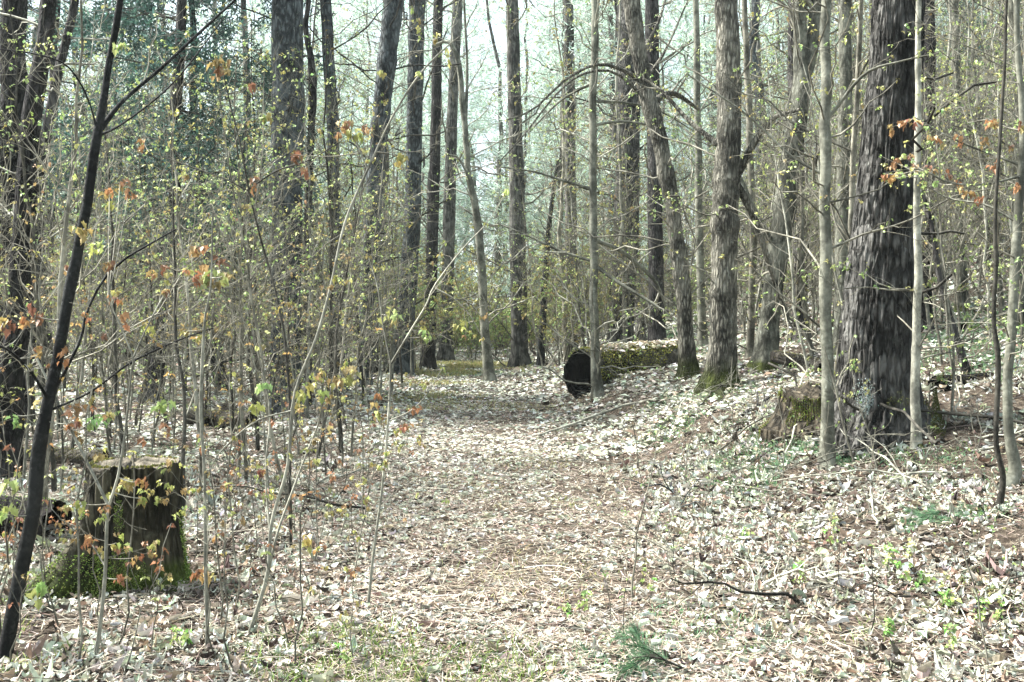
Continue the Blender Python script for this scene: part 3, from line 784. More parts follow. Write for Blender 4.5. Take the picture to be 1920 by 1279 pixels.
tree("oak_tree", "dark trunk leaning inward at the picture edge, crossing the thick dark one", "tree",
     [(6, 900, 58), (12, 800, 50), (28, 640, 42), (45, 400, 38), (63, 200, 34), (80, 100, 30), (90, 0, 27)], M_INK, H=12, S=30, n=100, rough=.1, nb=8, bL=1.5, zr=(.2, .7), up=.0, droop=-.05, twig_mat=M_PALE, short="the dark inward-leaning trunk")
tree("maple_tree", "slim dark trunk seen between the inward-leaning trunk and the black forked sapling", "tree", [(50, 860, 22), (60, 600, 20), (78, 330, 18), (108, 140, 17), (140, 0, 14)], M_DARK, Y=12.5, H=9, S=16, n=60, nb=14, bL=1.4, zr=(.2, .8), leaf=YGREEN, lsize=.03, twig_mat=M_PALE)
tree("sapling_tree", "leaning black sapling that forks high up, nearest the camera", "sapling",
     [(8, 1245, 25), (25, 1150, 25), (47, 1040, 26), (70, 920, 24), (88, 800, 22), (112, 650, 20), (140, 480, 19), (165, 360, 18), (184, 248, 17), (197, 170, 13), (208, 100, 12), (224, 0, 11), (240, -120, 9), (255, -260, 4)], M_BLACK, H=0, S=16, n=90, rough=.05, flare=.1, nb=0, twigs=3, twig_mat=M_PALE, short="the black forked sapling",
     limbs=[(.3, (184, 248, 12), (230, 190, 8), (300, 130, 7), (370, 65, 6), (450, -8, 4)), (-.2, (182, 252, 5), (172, 205, 4), (150, 155, 4), (118, 118, 3), (60, 100, 3), (-5, 92, 2)),
            (.4, (186, 255, 5), (240, 225, 4), (330, 150, 3), (430, 20, 2)), (-.4, (96, 760, 7), (60, 700, 7), (20, 660, 5), (-20, 640, 4)), (.2, (88, 790, 8), (105, 730, 7), (150, 640, 6), (165, 580, 5), (215, 500, 5), (330, 430, 3)), (.5, (92, 770, 5), (170, 735, 4), (245, 680, 4), (330, 640, 3), (400, 615, 2))],
     spots=[(162, 428, 26, RUST), (176, 462, 24, OLIVE), (120, 672, 20, RUST), (62, 592, 24, RUST), (48, 612, 20, RUST), (8, 602, 26, RUST), (70, 650, 18, RUST), (120, 505, 16, RUST), (135, 765, 24, RUST), (143, 792, 18, RUST), (128, 800, 16, RUST), (75, 665, 15, RUST), (10, 915, 34, YGREEN), (14, 965, 26, OLIVE), (75, 1098, 30, YGREEN), (232, 80, 22, YGREEN), (22, 780, 18, YGREEN)])

def add_roots(name_label, runs):
    root = [o for o in bpy.data.objects if o.get("label", "").startswith(name_label)][0]
    for run in runs:
        rows = []
        for u, v, w in run:
            p = hit(u, v); rows.append([p[0], p[1], p[2] + .3 * w / FPX * p[1], w / 2 * p[1] / FPX])
        rows[0][1] += .08; rows[-1][2] -= .06
        o = resample(np.array(rows), 16)
        o[:, :2] += .015 * rng.normal(size=(16, 2))
        mb = MB(); tubes(mb, o[None, :, :3], o[None, :, 3], 8); mb.build("root", M_OAK, root, origin=root.location)
add_roots("straight grey trunk with furrowed", [[(1338, 728, 18), (1328, 745, 14), (1318, 770, 10), (1310, 800, 6)], [(1350, 735, 18), (1352, 755, 12), (1345, 785, 7)], [(1368, 732, 14), (1395, 745, 10), (1420, 750, 6)]])
add_roots("broad dark purple-grey", [[(1590, 815, 26), (1560, 835, 18), (1530, 850, 9)], [(1690, 820, 24), (1720, 838, 15), (1745, 845, 7)]])

# ------------------------------------------------------------------ foreground saplings with young leaves
BARE = dict(thin=.72, H=0, S=8, n=50, rough=.04, flare=.15, twigs=3, nb=6, bL=.28, zr=(.25, .95), up=.2, lobed=True, lk=3, twig_mat=M_TWIG, tlen=-.5)
tree("maple_sapling", "pale forked sapling rising in front of the mossy stump", "sapling",
     [(176, 1285, 11), (184, 1200, 11), (197, 1090, 10), (201, 980, 9), (204, 945, 9)], M_PALE, Y=4.2, limbs=[(.1, (204, 950, 9), (180, 900, 8), (165, 870, 8), (140, 820, 7), (110, 760, 6), (78, 690, 6), (58, 645, 5), (62, 600, 3)), (-.1, (204, 948, 8), (222, 890, 7), (236, 800, 6), (246, 700, 5), (249, 670, 5), (225, 610, 4), (202, 560, 3)), (.2, (248, 675, 5), (275, 615, 4), (310, 550, 4), (345, 510, 3), (390, 478, 2)),
     (.1, (196, 1060, 5), (178, 1030, 4), (168, 1015, 3))],
     leaf=OLIVE + RUST, lsize=.024, spots=[(235, 608, 22, RUST), (222, 560, 15, RUST), (290, 510, 18, RUST), (315, 500, 18, RUST), (372, 478, 24, RUST), (310, 545, 16, RUST), (206, 500, 18, RUST), (225, 345, 22, RUST, .6), (205, 360, 22, RUST, .6), (240, 365, 20, RUST, .6), (200, 385, 18, OLIVE, .6), (165, 800, 18, YGREEN), (185, 790, 20, YGREEN), (205, 780, 18, YGREEN), (188, 850, 18, OLIVE), (150, 945, 22, OLIVE), (130, 950, 20, OLIVE), (262, 905, 20, RUST), (250, 900, 20, OLIVE), (267, 935, 18, OLIVE), (170, 1010, 18, RUST), (218, 1018, 20, OLIVE), (262, 1045, 16, RUST), (225, 1085, 18, RUST), (300, 760, 30, YGREEN), (305, 800, 18, RUST)], short="the pale forked sapling", **{**BARE, 'nb': 4})
tree("maple_sapling", "tall straight thin sapling topped by a tuft of ochre leaves", "sapling",
     [(388, 1290, 10), (388, 1180, 10), (385, 1050, 9), (383, 900, 8), (376, 780, 9), (378, 700, 9), (384, 600, 6), (396, 530, 5), (399, 400, 4)], M_PALE, Y=4.4, leaf=OLIVE, lsize=.022,
     spots=[(395, 518, 30, OLIVE), (412, 520, 30, OLIVE), (375, 515, 26, RUST), (402, 495, 24, RUST), (425, 515, 24, OLIVE), (383, 590, 22, RUST), (375, 634, 16, OLIVE), (380, 1070, 26, RUST), (372, 1075, 20, RUST), (343, 620, 18, RUST)], short="the straight thin sapling", **BARE)
tree("maple_sapling", "long arching pale sapling that leans out across the path", "sapling",
     [(466, 1268, 11), (482, 1200, 11), (500, 1080, 10), (508, 980, 9), (540, 870, 8), (552, 740, 8), (592, 635, 7), (622, 530, 7), (648, 415, 6), (692, 312, 6), (735, 220, 5), (785, 142, 5), (830, 95, 4), (862, 68, 2)], M_PALE, Y=4.6, leaf=OLIVE, lsize=.02,
     limbs=[(.1, (500, 1085, 8), (520, 1000, 7), (545, 930, 6), (575, 850, 5), (598, 790, 4), (612, 720, 3)), (-.2, (548, 770, 5), (480, 790, 4), (420, 840, 4), (390, 885, 3)), (.1, (690, 320, 4), (668, 270, 3), (645, 245, 2)), (.1, (505, 990, 5), (498, 880, 5), (505, 760, 4), (470, 610, 3))],
     spots=[(650, 232, 22, RUST), (662, 250, 22, OLIVE), (640, 250, 18, RUST), (694, 245, 18, RUST), (745, 285, 20, OLIVE), (760, 290, 16, OLIVE), (715, 135, 15, OLIVE), (787, 140, 14, YGREEN), (840, 105, 16, OLIVE), (655, 700, 28, OLIVE), (632, 715, 26, OLIVE), (612, 740, 22, OLIVE), (575, 720, 26, OLIVE), (560, 745, 24, OLIVE), (490, 722, 20, YGREEN), (480, 765, 22, OLIVE), (600, 700, 20, OLIVE), (550, 290, 20, RUST), (575, 1015, 22, OLIVE), (590, 870, 18, OLIVE), (490, 885, 16, RUST), (505, 925, 16, OLIVE)], short="the long arching sapling", **BARE)
tree("maple_sapling", "slim sapling with a wide fork at the path's near edge", "sapling",
     [(690, 1142, 8), (700, 1040, 7), (718, 900, 6), (730, 770, 6), (733, 680, 6)], M_PALE, limbs=[(.1, (733, 682, 5), (720, 620, 4), (708, 540, 3), (690, 480, 2)), (-.2, (733, 682, 6), (770, 620, 5), (800, 570, 4), (815, 535, 4), (865, 470, 4), (912, 420, 2)), (.1, (815, 540, 4), (850, 560, 4), (880, 590, 3), (905, 635, 2)), (.2, (728, 790, 4), (770, 770, 3), (800, 740, 3), (830, 690, 2))],
     leaf=OLIVE, lsize=.022, spots=[(735, 590, 18, YGREEN), (790, 610, 16, OLIVE), (800, 630, 16, YGREEN), (865, 605, 20, OLIVE), (700, 745, 18, RUST), (775, 765, 18, RUST), (755, 805, 18, RUST), (710, 780, 16, OLIVE), (690, 930, 16, OLIVE), (620, 960, 16, OLIVE), (950, 355, 16, YGREEN), (740, 595, 18, YGREEN)], short="the wide-forked sapling", **BARE)
tree("maple_sapling", "slender dark-stemmed sapling with a drooping ochre tuft at its very top", "sapling",
     [(545, 880, 7), (540, 700, 7), (520, 560, 6), (495, 470, 5), (470, 370, 5), (450, 270, 4), (430, 190, 3), (415, 120, 3)], M_DTWIG, Y=6.2, leaf=OLIVE, lsize=.022,
     limbs=[(.1, (466, 355, 4), (520, 320, 4), (580, 300, 3), (640, 265, 2)), (-.2, (466, 358, 4), (420, 335, 3), (350, 310, 3), (280, 285, 2))],
     spots=[(405, 112, 22, OLIVE), (420, 120, 24, OLIVE), (412, 135, 20, RUST), (430, 128, 18, OLIVE), (475, 158, 18, RUST), (500, 212, 20, OLIVE), (270, 268, 18, RUST), (345, 325, 16, OLIVE), (475, 340, 18, RUST), (555, 290, 18, RUST), (575, 320, 16, RUST)], **BARE)
tree("maple_sapling", "thin bowed stem standing directly in front of the broad dark pine", "sapling",
     [(1693, 830, 8), (1685, 732, 6), (1668, 650, 6), (1655, 560, 5), (1640, 500, 4), (1628, 470, 3)], M_PALE, Y=8.2, leaf=YGREEN, lsize=.022, limbs=[(.1, (1664, 625, 3), (1620, 610, 3), (1560, 580, 2)), (.1, (1655, 545, 3), (1672, 480, 3), (1710, 460, 2)), (.1, (1675, 660, 3), (1640, 650, 3), (1600, 660, 2), (1555, 595, 2))],
     spots=[(1686, 520, 15, YGREEN), (1692, 535, 13, YGREEN), (1624, 530, 13, YGREEN), (1636, 650, 15, YGREEN), (1628, 650, 13, YGREEN), (1668, 562, 15, YGREEN), (1650, 565, 13, YGREEN), (1650, 475, 14, YGREEN)], **BARE)
tree("maple_sapling", "short thin stem rising from the foot of the smooth trunk by the pine", "sapling", [(1603, 895, 6), (1586, 815, 5), (1568, 735, 5), (1545, 650, 3)], M_TWIG, Y=7.6, leaf=YGREEN, lsize=.02, **BARE)
tree("maple_sapling", "thin grey upright stem between the pine and the dark crooked stem", "sapling", [(1784, 790, 7), (1788, 665, 7), (1778, 580, 6), (1765, 480, 5), (1752, 400, 4)], M_TWIG, leaf=YGREEN, lsize=.026, **BARE)
tree("maple_tree", "dark slanting stem rooted beside the rotten log on the bank", "sapling", [(1815, 710, 14), (1800, 660, 13), (1778, 590, 12), (1758, 500, 10), (1745, 420, 8), (1720, 330, 6)], M_DARK, H=0, S=12, n=40, nb=8, bL=1.0, zr=(.3, .95), leaf=YGREEN, lsize=.03, short="the dark slanting stem")
tree("maple_tree", "upright grey trunk behind the dark slanting stem", "tree", [(1806, 700, 22), (1800, 500, 20), (1795, 250, 16), (1790, 0, 14)], M_MAPLE, Y=15.5, H=10, S=14, n=50, nb=16, bL=1.6, zr=(.15, .8), leaf=YGREEN, lsize=.04)
tree("oak_tree", "dark trunk behind the gap between the forked maple and the smooth trunk", "tree", [(1500, 640, 26), (1500, 400, 25), (1490, 200, 22), (1488, 0, 20)], M_DARK, Y=17.5, H=12, S=16, n=50, nb=16, bL=1.8, zr=(.1, .7), leaf=YGREEN, lsize=.04)
tree("oak_tree", "grey trunk seen just before the pine, behind the smooth trunk", "tree", [(1578, 720, 30), (1580, 500, 28), (1584, 200, 24), (1586, 0, 20)], M_MAPLE, Y=13.5, H=12, S=16, n=50, nb=18, bL=1.6, zr=(.1, .7), leaf=YGREEN, lsize=.04)
tree("beech_tree", "thin pale trunk seen between the curving trunk and the furrowed one", "tree", [(1318, 690, 16), (1312, 450, 15), (1308, 200, 13), (1304, 0, 11)], M_BEECH, Y=19, H=10, S=12, n=50, nb=18, bL=1.8, zr=(.1, .75), leaf=YGREEN, lsize=.05, twig_mat=M_PALE)
tree("beech_tree", "pale thin stem crossed by twigs just past the furrowed trunk", "tree", [(1405, 680, 14), (1412, 450, 13), (1403, 200, 12), (1395, 0, 10)], M_TWIG, Y=16, H=10, S=12, n=50, nb=18, bL=1.8, zr=(.1, .75), leaf=YGREEN, lsize=.04)
tree("pine_tree", "dark far trunk beneath the arch of the curving trunk's branch", "tree", [(1232, 600, 30), (1228, 400, 28), (1222, 0, 24)], M_DARK, Y=24, H=15, S=16, n=50, nb=16, bL=2.0, zr=(.08, .6))
tree("pine_tree", "brown far trunk standing just behind the pale trunk by the log", "tree", [(1072, 640, 24), (1070, 400, 22), (1066, 0, 18)], M_BGTRUNK, Y=30, H=15, S=14, n=50, nb=16, bL=2.0, zr=(.08, .6))
tree("maple_tree", "crooked grey stem at the far right edge, in front of the hillside", "tree", [(1935, 780, 26), (1915, 600, 22), (1905, 420, 20), (1912, 200, 18), (1900, 0, 16)], M_MAPLE, Y=12.5, H=10, S=14, n=50, nb=16, bL=1.5, zr=(.1, .8), leaf=YGREEN, lsize=.035)

# ------------------------------------------------------------------ stump, logs and rotten wood
def tufts(mb, p, n_, size, cols):
    t = nrm(n_ * 0.8 + rng.normal(size=p.shape) * .55)
    leaves(mb, p, t, rng.normal(size=p.shape), size * rng.uniform(.5, 1.3, len(p)), pal(len(p), cols, [1] * len(cols), .25), wid=.9)

MOSS_G = [(.14, .22, .04), (.21, .29, .06), (.08, .12, .025), (.25, .30, .08)]
MOSS_O = [(.12, .12, .03), (.18, .175, .05), (.065, .065, .02)]

def stump():
    b = hit(246, 1112)
    Yb = b[1] + 0.15
    c = np.array([px(252, 1000, Yb)[0], Yb, float(ground(px(252, 1000, Yb)[0], Yb))])
    top = px(256, 868, Yb)[2]
    H = top - c[2]
    r_top = 79 / FPX * Yb
    root = thing("tree_stump", "mossy sawn tree stump with a spreading root foot, behind the pale forked sapling", "stump", c)
    S, K = 128, 90
    th = np.linspace(0, 2 * PI, S, endpoint=False)[None]; h = np.linspace(-0.12, H, K)[:, None]
    cx, cy = np.cos(th), np.sin(th)
    f = np.clip(h / H, 0, 1)
    r = r_top * (1.0 + 0.06 * (1 - f))
    # root buttresses: one big to the left, small ones to the right and front
    def lobe(a, w): return np.exp(-((np.angle(np.exp(1j * (th - a)))) / w) ** 2)
    r = r + np.exp(-np.maximum(h, 0) / 0.19) * .55 * lobe(PI * 1.26, .26) + np.exp(-np.maximum(h, 0) / 0.13) * (0.04 * lobe(PI * 1.20, .30) + .07 * lobe(0.0, .5) + .09 * lobe(PI * 1.42, .20) + .10 * lobe(2.0, .5)) + .008
    r = r * (1 - .16 * lobe(PI * 1.72, .16) * np.clip(f * 1.6, .35, 1) - .12 * lobe(PI * 1.20, .10))
    rid = np.abs(fbm(cx * 7, cy * 7, h * 1.8, 51, 2) - .5) * 2
    r = r + .026 * (np.clip(rid * 2.4, 0, 1) - .6) + .03 * (fbm(cx * 2.5, cy * 2.5, h * 3, 14) - .5) + .012 * (fbm(cx * 20, cy * 20, h * 20, 15) - .5)
    hz = h + np.clip((f - .8) / .2, 0, 1) * (.06 * (fbm(cx * 2.5, cy * 2.5, 0, 2) - .5) + .05 * (fbm(cx * 12, cy * 12, 0, 2) - .5) - .04 * lobe(PI * 1.25, .25))
    x, y = r * cx, r * cy
    v = np.stack([x, y, np.broadcast_to(hz, r.shape)], -1)
    mb = MB()
    k, s = np.meshgrid(np.arange(K - 1), np.arange(S), indexing='ij')
    q = np.stack([k * S + s, k * S + (s + 1) % S, (k + 1) * S + (s + 1) % S, (k + 1) * S + s], -1).reshape(-1, 4)
    mb.add(v.reshape(-1, 3), q=q)
    bark = bark_mat("stump_bark", (.022, .020, .014), (.085, .077, .05), lich=0.25, furrow=1.2, sc=22, moss_h=.25, bump=1.0, hstretch=.2, moss=(.05, .065, .016), lichen=(.25, .25, .18))
    mb.build("trunk", bark, root)
    # sawn top: uneven disc with a splintered rim
    tb = MB(); rim = v[-1]
    rings = []
    for g in (1.0, .93, .75, .5, .25):
        p = rim.copy() * np.array([g, g, 1]); p[:, 2] += .02 * (1 - g) + (0.016 * (fbm(p[:, 0] * 22, p[:, 1] * 22, 0, 4) - .5) if g < 1 else 0)
        if g < 1: p[:, 2] -= .012
        rings.append(p)
    vv = np.concatenate(rings + [np.array([[0, 0, rings[-1][:, 2].mean()]])])
    k, s = np.meshgrid(np.arange(4), np.arange(S), indexing='ij')
    q = np.stack([k * S + s, k * S + (s + 1) % S, (k + 1) * S + (s + 1) % S, (k + 1) * S + s], -1).reshape(-1, 4)
    t = np.stack([4 * S + np.arange(S), 4 * S + (np.arange(S) + 1) % S, np.full(S, 5 * S)], -1)
    tb.add(vv, q=q, t=t)
    tb.build("cut_top", bark_mat("weathered_cut", (.06, .052, .04), (.18, .158, .12), furrow=.3, sc=30, bump=.5, lich=.4, lichen=(.3, .3, .16)), root)
    mo = MB()
    n = 70000
    ki, si = rng.integers(8, K - 3, n), rng.integers(0, S, n)
    p = v[ki, si] + rng.normal(size=(n, 3)) * .006
    a = th[0, si]; hh = h[ki, 0]
    nn = np.stack([np.cos(a), np.sin(a), .35 + 0 * a], -1)
    m = fbm(np.cos(a) * 2.4, np.sin(a) * 2.4, hh * 3.2, 91) + .26 * np.clip(1 - hh / .42, -0.6, 1) + .30 * lobe(PI * 1.24, .40)[0, si] + .10 * lobe(PI * 1.52, .22)[0, si]
    keep = m > .70
    tufts(mo, p[keep], nn[keep], .010, MOSS_G)
    n = 700; aa = rng.uniform(0, 2 * PI, n); p = np.stack([np.cos(aa), np.sin(aa), 0 * aa], -1) * r_top * rng.uniform(.9, 1.0, n)[:, None]; p[:, 2] = H
    tufts(mo, p, np.tile([0, 0, 1.0], (n, 1)), .016, MOSS_O)
    mo.build("moss", M_MOSS, root, smooth=False)
stump()

def log(label, p0, p1, r0, r1, mat, hollow=True, moss=0, litter_n=0, S=64, K=60, rough=.08, cat="log", name="fallen_log", moss_cols=MOSS_O, sag=0.0, moss_bias=0.0):
    p0, p1 = np.array(p0, float), np.array(p1, float)
    c = (p0 + p1) / 2
    root = thing(name, label, cat, [c[0], c[1], float(ground(c[0], c[1]))])
    o = np.array(root.location)
    t = np.linspace(0, 1, K)[:, None]
    P = p0 * (1 - t) + p1 * t
    R = r0 * (1 - t) + r1 * t
    ax = nrm(p1 - p0); U = nrm(np.cross(ax, [0, 0, 1.0])); V = np.cross(U, ax)
    th = np.linspace(0, 2 * PI, S, endpoint=False)[None]
    cx, cy = np.cos(th), np.sin(th); L = np.linalg.norm(p1 - p0)
    rr = R * (1 + rough * 2.2 * (fbm(cx * 1.6, cy * 1.6, t * L * 1.1, 61) - .5) + rough * .9 * (fbm(cx * 6, cy * 6, t * L * 2.5, 62) - .5))
    jag = (np.arange(K)[:, None] == 0) * (fbm(cx * 3, cy * 3, 1.7, 6) - .5) * r0 * .5
    v = P[:, None] + ax * jag[..., None] + rr[..., None] * (cx[..., None] * U + cy[..., None] * V)
    k, s = np.meshgrid(np.arange(K - 1), np.arange(S), indexing='ij')
    q = np.stack([k * S + s, k * S + (s + 1) % S, (k + 1) * S + (s + 1) % S, (k + 1) * S + s], -1).reshape(-1, 4)
    mb = MB(); mb.add(v.reshape(-1, 3), q=q)
    mb.add(np.concatenate([v[-1], P[-1:]]), t=np.stack([np.arange(S), (np.arange(S) + 1) % S, np.full(S, S)], -1))
    mb.build("trunk", mat, root, origin=o)
    # rotted core: rim, then a deep ragged hollow
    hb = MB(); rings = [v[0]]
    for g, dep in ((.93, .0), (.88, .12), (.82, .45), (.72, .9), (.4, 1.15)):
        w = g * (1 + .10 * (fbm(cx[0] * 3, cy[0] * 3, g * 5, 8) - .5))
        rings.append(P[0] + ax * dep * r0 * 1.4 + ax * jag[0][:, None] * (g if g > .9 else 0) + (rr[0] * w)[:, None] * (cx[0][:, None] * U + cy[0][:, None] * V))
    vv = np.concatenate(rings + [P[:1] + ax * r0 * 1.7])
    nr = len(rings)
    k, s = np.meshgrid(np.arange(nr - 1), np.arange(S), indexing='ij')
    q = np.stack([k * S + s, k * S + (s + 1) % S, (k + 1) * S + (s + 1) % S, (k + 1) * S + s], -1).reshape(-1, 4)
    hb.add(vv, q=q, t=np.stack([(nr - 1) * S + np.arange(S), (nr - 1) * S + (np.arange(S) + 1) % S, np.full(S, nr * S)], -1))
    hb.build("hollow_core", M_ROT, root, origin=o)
    if moss:
        mo = MB(); n = int(moss * 2.2)
        ki, si = rng.integers(0, K, n), rng.integers(0, S, n)
        nn = cx[0][si][:, None] * U + cy[0][si][:, None] * V
        p = v[ki, si] + nn * .004 + rng.normal(size=(n, 3)) * r0 * .02
        tt = t[ki, 0]
        m = fbm(nn[:, 0] * 1.5, nn[:, 2] * 1.5, tt * L * 1.0, 71) + .42 * (nn[:, 2] - .25) - moss_bias
        keep = m > .52
        tufts(mo, p[keep], nn[keep], .036 * r0 ** .5, moss_cols)
        mo.build("moss", M_MOSS, root, smooth=False, origin=o)
    return root, v, U, V

b = hit(1092, 752)
lr = 51 / FPX * (b[1] + .1)
e0 = px(1091, 706, b[1] + .1); e1 = px(1282, 684, b[1] + 1.6)
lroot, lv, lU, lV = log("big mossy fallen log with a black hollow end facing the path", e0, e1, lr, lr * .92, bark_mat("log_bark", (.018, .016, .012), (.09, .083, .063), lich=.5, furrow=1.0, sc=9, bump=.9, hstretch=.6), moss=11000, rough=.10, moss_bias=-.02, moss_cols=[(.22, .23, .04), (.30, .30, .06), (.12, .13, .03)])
lb = MB(); n = 520
ki, si = rng.integers(6, 58, n), rng.integers(10, 24, n)
p = lv[ki, si] + np.array([0, 0, .03])
az = rng.uniform(0, 2 * PI, n)
leaves(lb, p, np.stack([np.cos(az), np.sin(az), rng.normal(size=n) * .25], -1), np.array([0, 0, 1.0]) + rng.normal(size=(n, 3)) * .3, rng.uniform(.07, .13, n), pal(n, [(.52, .49, .40), (.44, .36, .26), (.6, .58, .5)], [3, 2, 2]), wid=1.1)
o_ = lb.build("fallen_leaves", M_LITTER, smooth=False); o_["kind"] = "stuff"; o_["label"] = "dry leaves lying along the top of the big mossy log"

def log_px(label, u0, v0, u1, v1, hpx, mat, dY=0.6, Y=None, r_f=.8, **kw):
    b = hit(u0, v0 + hpx / 2) if Y is None else np.array([0, Y, 0])
    r = hpx / 2 / FPX * b[1]
    return log(label, px(u0, v0, b[1] + r), px(u1, v1, b[1] + dY), r, r * r_f, mat, **kw)
M_LOG = bark_mat("dark_log_bark", (.014, .012, .010), (.07, .062, .05), lich=.35, furrow=1.0, sc=14, moss_h=0, bump=.9)
log_px("small dark log lying on the leaf litter behind the sapling thicket", 470, 790, 352, 782, 34, M_LOG, dY=.5, moss=1500, rough=.16)
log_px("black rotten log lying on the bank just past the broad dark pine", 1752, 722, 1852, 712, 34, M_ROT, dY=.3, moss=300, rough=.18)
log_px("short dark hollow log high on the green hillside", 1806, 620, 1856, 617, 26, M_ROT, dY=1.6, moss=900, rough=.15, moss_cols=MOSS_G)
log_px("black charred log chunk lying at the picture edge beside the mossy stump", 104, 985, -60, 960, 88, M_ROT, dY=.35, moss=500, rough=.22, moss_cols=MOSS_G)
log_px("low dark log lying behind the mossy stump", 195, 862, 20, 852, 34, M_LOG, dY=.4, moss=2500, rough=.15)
log_px("thin mossy log lying in front of the forked maple", 1545, 690, 1452, 668, 30, M_LOG, dY=1.0, moss=900, rough=.15)

def rotten_stump():
    b = hit(1510, 822)
    Yb = b[1] + .25
    c = np.array([px(1512, 800, Yb)[0], Yb, float(ground(px(1512, 800, Yb)[0], Yb))])
    H = px(1512, 708, Yb)[2] - c[2]
    r0 = 46 / FPX * Yb
    root = thing("tree_stump", "low rotten stump with a leaf-covered top between the furrowed trunk and the smooth trunk", "stump", c)
    S, K = 72, 40
    th = np.linspace(0, 2 * PI, S, endpoint=False)[None]; h = np.linspace(-.15, H, K)[:, None]
    cx, cy = np.cos(th), np.sin(th)
    top = 1.08 - .75 * fbm(cx * 1.6, cy * 1.6, 0, 7)
    r = r0 * (1 + .9 * np.exp(-np.maximum(h, 0) / .16) * (.5 + fbm(cx * 2.5, cy * 2.5, 0, 5)) + .35 * (fbm(cx * 3, cy * 3, h * 3, 33) - .5) + .12 * (fbm(cx * 10, cy * 10, h * 8, 34) - .5))
    v = np.stack([r * cx, r * cy, np.where(h > 0, h * top, h + 0 * cx)], -1)
    k, s = np.meshgrid(np.arange(K - 1), np.arange(S), indexing='ij')
    q = np.stack([k * S + s, k * S + (s + 1) % S, (k + 1) * S + (s + 1) % S, (k + 1) * S + s], -1).reshape(-1, 4)
    mb = MB(); mb.add(np.concatenate([v.reshape(-1, 3), [[0, 0, H * .6]]]), q=q, t=np.stack([(K - 1) * S + np.arange(S), (K - 1) * S + (np.arange(S) + 1) % S, np.full(S, K * S)], -1))
    mb.build("trunk", bark_mat("rotten_stump_bark", (.03, .025, .017), (.12, .10, .07), furrow=1.1, sc=14, lich=.3, bump=.9, hstretch=.3), root)
    mo = MB(); n = 16000
    ki, si = rng.integers(4, K, n), rng.integers(0, S, n)
    nn = np.stack([cx[0][si], cy[0][si], .4 + 0 * si], -1)
    m = fbm(nn[:, 0] * 2, nn[:, 1] * 2, h[ki, 0] * 4, 3) + .15 * (ki > K - 5)
    keep = m > .60
    tufts(mo, v[ki, si][keep] + nn[keep] * .005, nn[keep], .013, MOSS_O + MOSS_G[:1])
    mo.build("moss", M_MOSS, root, smooth=False)
rotten_stump()

# ------------------------------------------------------------------ fallen sticks and a pine sprig
def stick(label, pts, mat, lift=.02, forks=3, group=None):
    a, bb = hit(pts[0][0], pts[0][1]), hit(pts[-1][0], pts[-1][1])
    rows = []
    for k, (u, v, w) in enumerate(pts):
        p = hit(u, v); rows.append([p[0], p[1], p[2] + lift, w / 2 * p[1] / FPX])
    o = resample(np.array(rows), 14)
    P, R = o[:, :3], np.maximum(o[:, 3], .0015)
    P[:, 2] = np.maximum(P[:, 2], ground(P[:, 0], P[:, 1]) + R + .012) + .006 * rng.normal(size=14)
    root = thing("fallen_branch", label, "branch", P[0], group)
    mb = MB(); tubes(mb, P[None], R[None], 8, cap=True); mb.build("stem", mat, root, origin=P[0])
    if forks:
        Q, QR = spawn(P[None], R[None], forks, .2, .9, .7, -.3, .5, 5, .05, 0, .1)
        Q[..., 2] = np.maximum(Q[..., 2], ground(Q[..., 0], Q[..., 1]) + .02)
        m2 = MB(); tubes(m2, Q, QR, 4); m2.build("side_shoot", mat, root, origin=P[0])
stick("pale straight fallen stick, upper of two lying right of the mossy stump", [(375, 1040, 5), (490, 1025, 6), (610, 1008, 5)], M_TWIG)
stick("dark straight fallen stick, lower of two lying right of the mossy stump", [(355, 1042, 7), (480, 1050, 7), (600, 1046, 6), (695, 1043, 5)], M_DTWIG)
stick("short dark forked stick in the middle of the path", [(802, 1095, 6), (830, 1058, 5), (866, 1030, 4)], M_DTWIG)
stick("small black broken stick on the near path, right of centre", [(1330, 1128, 5), (1370, 1122, 6), (1405, 1114, 4)], M_BLACK, forks=0)
stick("blue-grey broken branch below the bank, pointing down the path", [(1252, 895, 9), (1262, 930, 8), (1280, 975, 5)], M_GREYPINE, forks=5)
stick("long thin twig crossing the litter near the bottom corner", [(1640, 1172, 4), (1740, 1190, 4), (1800, 1240, 5)], M_DTWIG, forks=5)
stick("curved reddish stick below the dark crooked stem", [(1720, 1012, 4), (1790, 990, 5), (1830, 968, 4)], M_DTWIG)
stick("thin bowed stick on the bank below the smooth trunk", [(1580, 990, 4), (1630, 980, 4), (1690, 975, 3)], M_DTWIG)
stick("dead branch propped on the bank beside the rotten stump", [(1362, 800, 5), (1410, 775, 7), (1455, 740, 6)], M_DARK)
stick("long pale stick lying along the foot of the log", [(1010, 830, 4), (1090, 800, 5), (1180, 768, 5), (1250, 760, 3)], M_PALE, lift=.08)
stick("bent black twig at the near middle of the path", [(922, 1130, 5), (935, 1145, 5), (970, 1155, 3)], M_BLACK, forks=1)
stick("grey fallen bough at the left end of the near thicket floor", [(0, 1065, 6), (70, 1062, 6), (140, 1070, 4)], M_TWIG)
stick("small dark broken bough near the right-hand litter hollow", [(1420, 1035, 8), (1450, 1050, 6), (1500, 1052, 4)], M_BLACK)
stick("mossy stick lying under the dark crooked stem's foot", [(1790, 990, 6), (1815, 975, 7), (1840, 960, 5)], M_OAK, forks=1)
stick("thin twig poking up beside the black forked sapling", [(60, 1180, 4), (110, 1120, 4), (170, 1085, 3)], M_DTWIG)

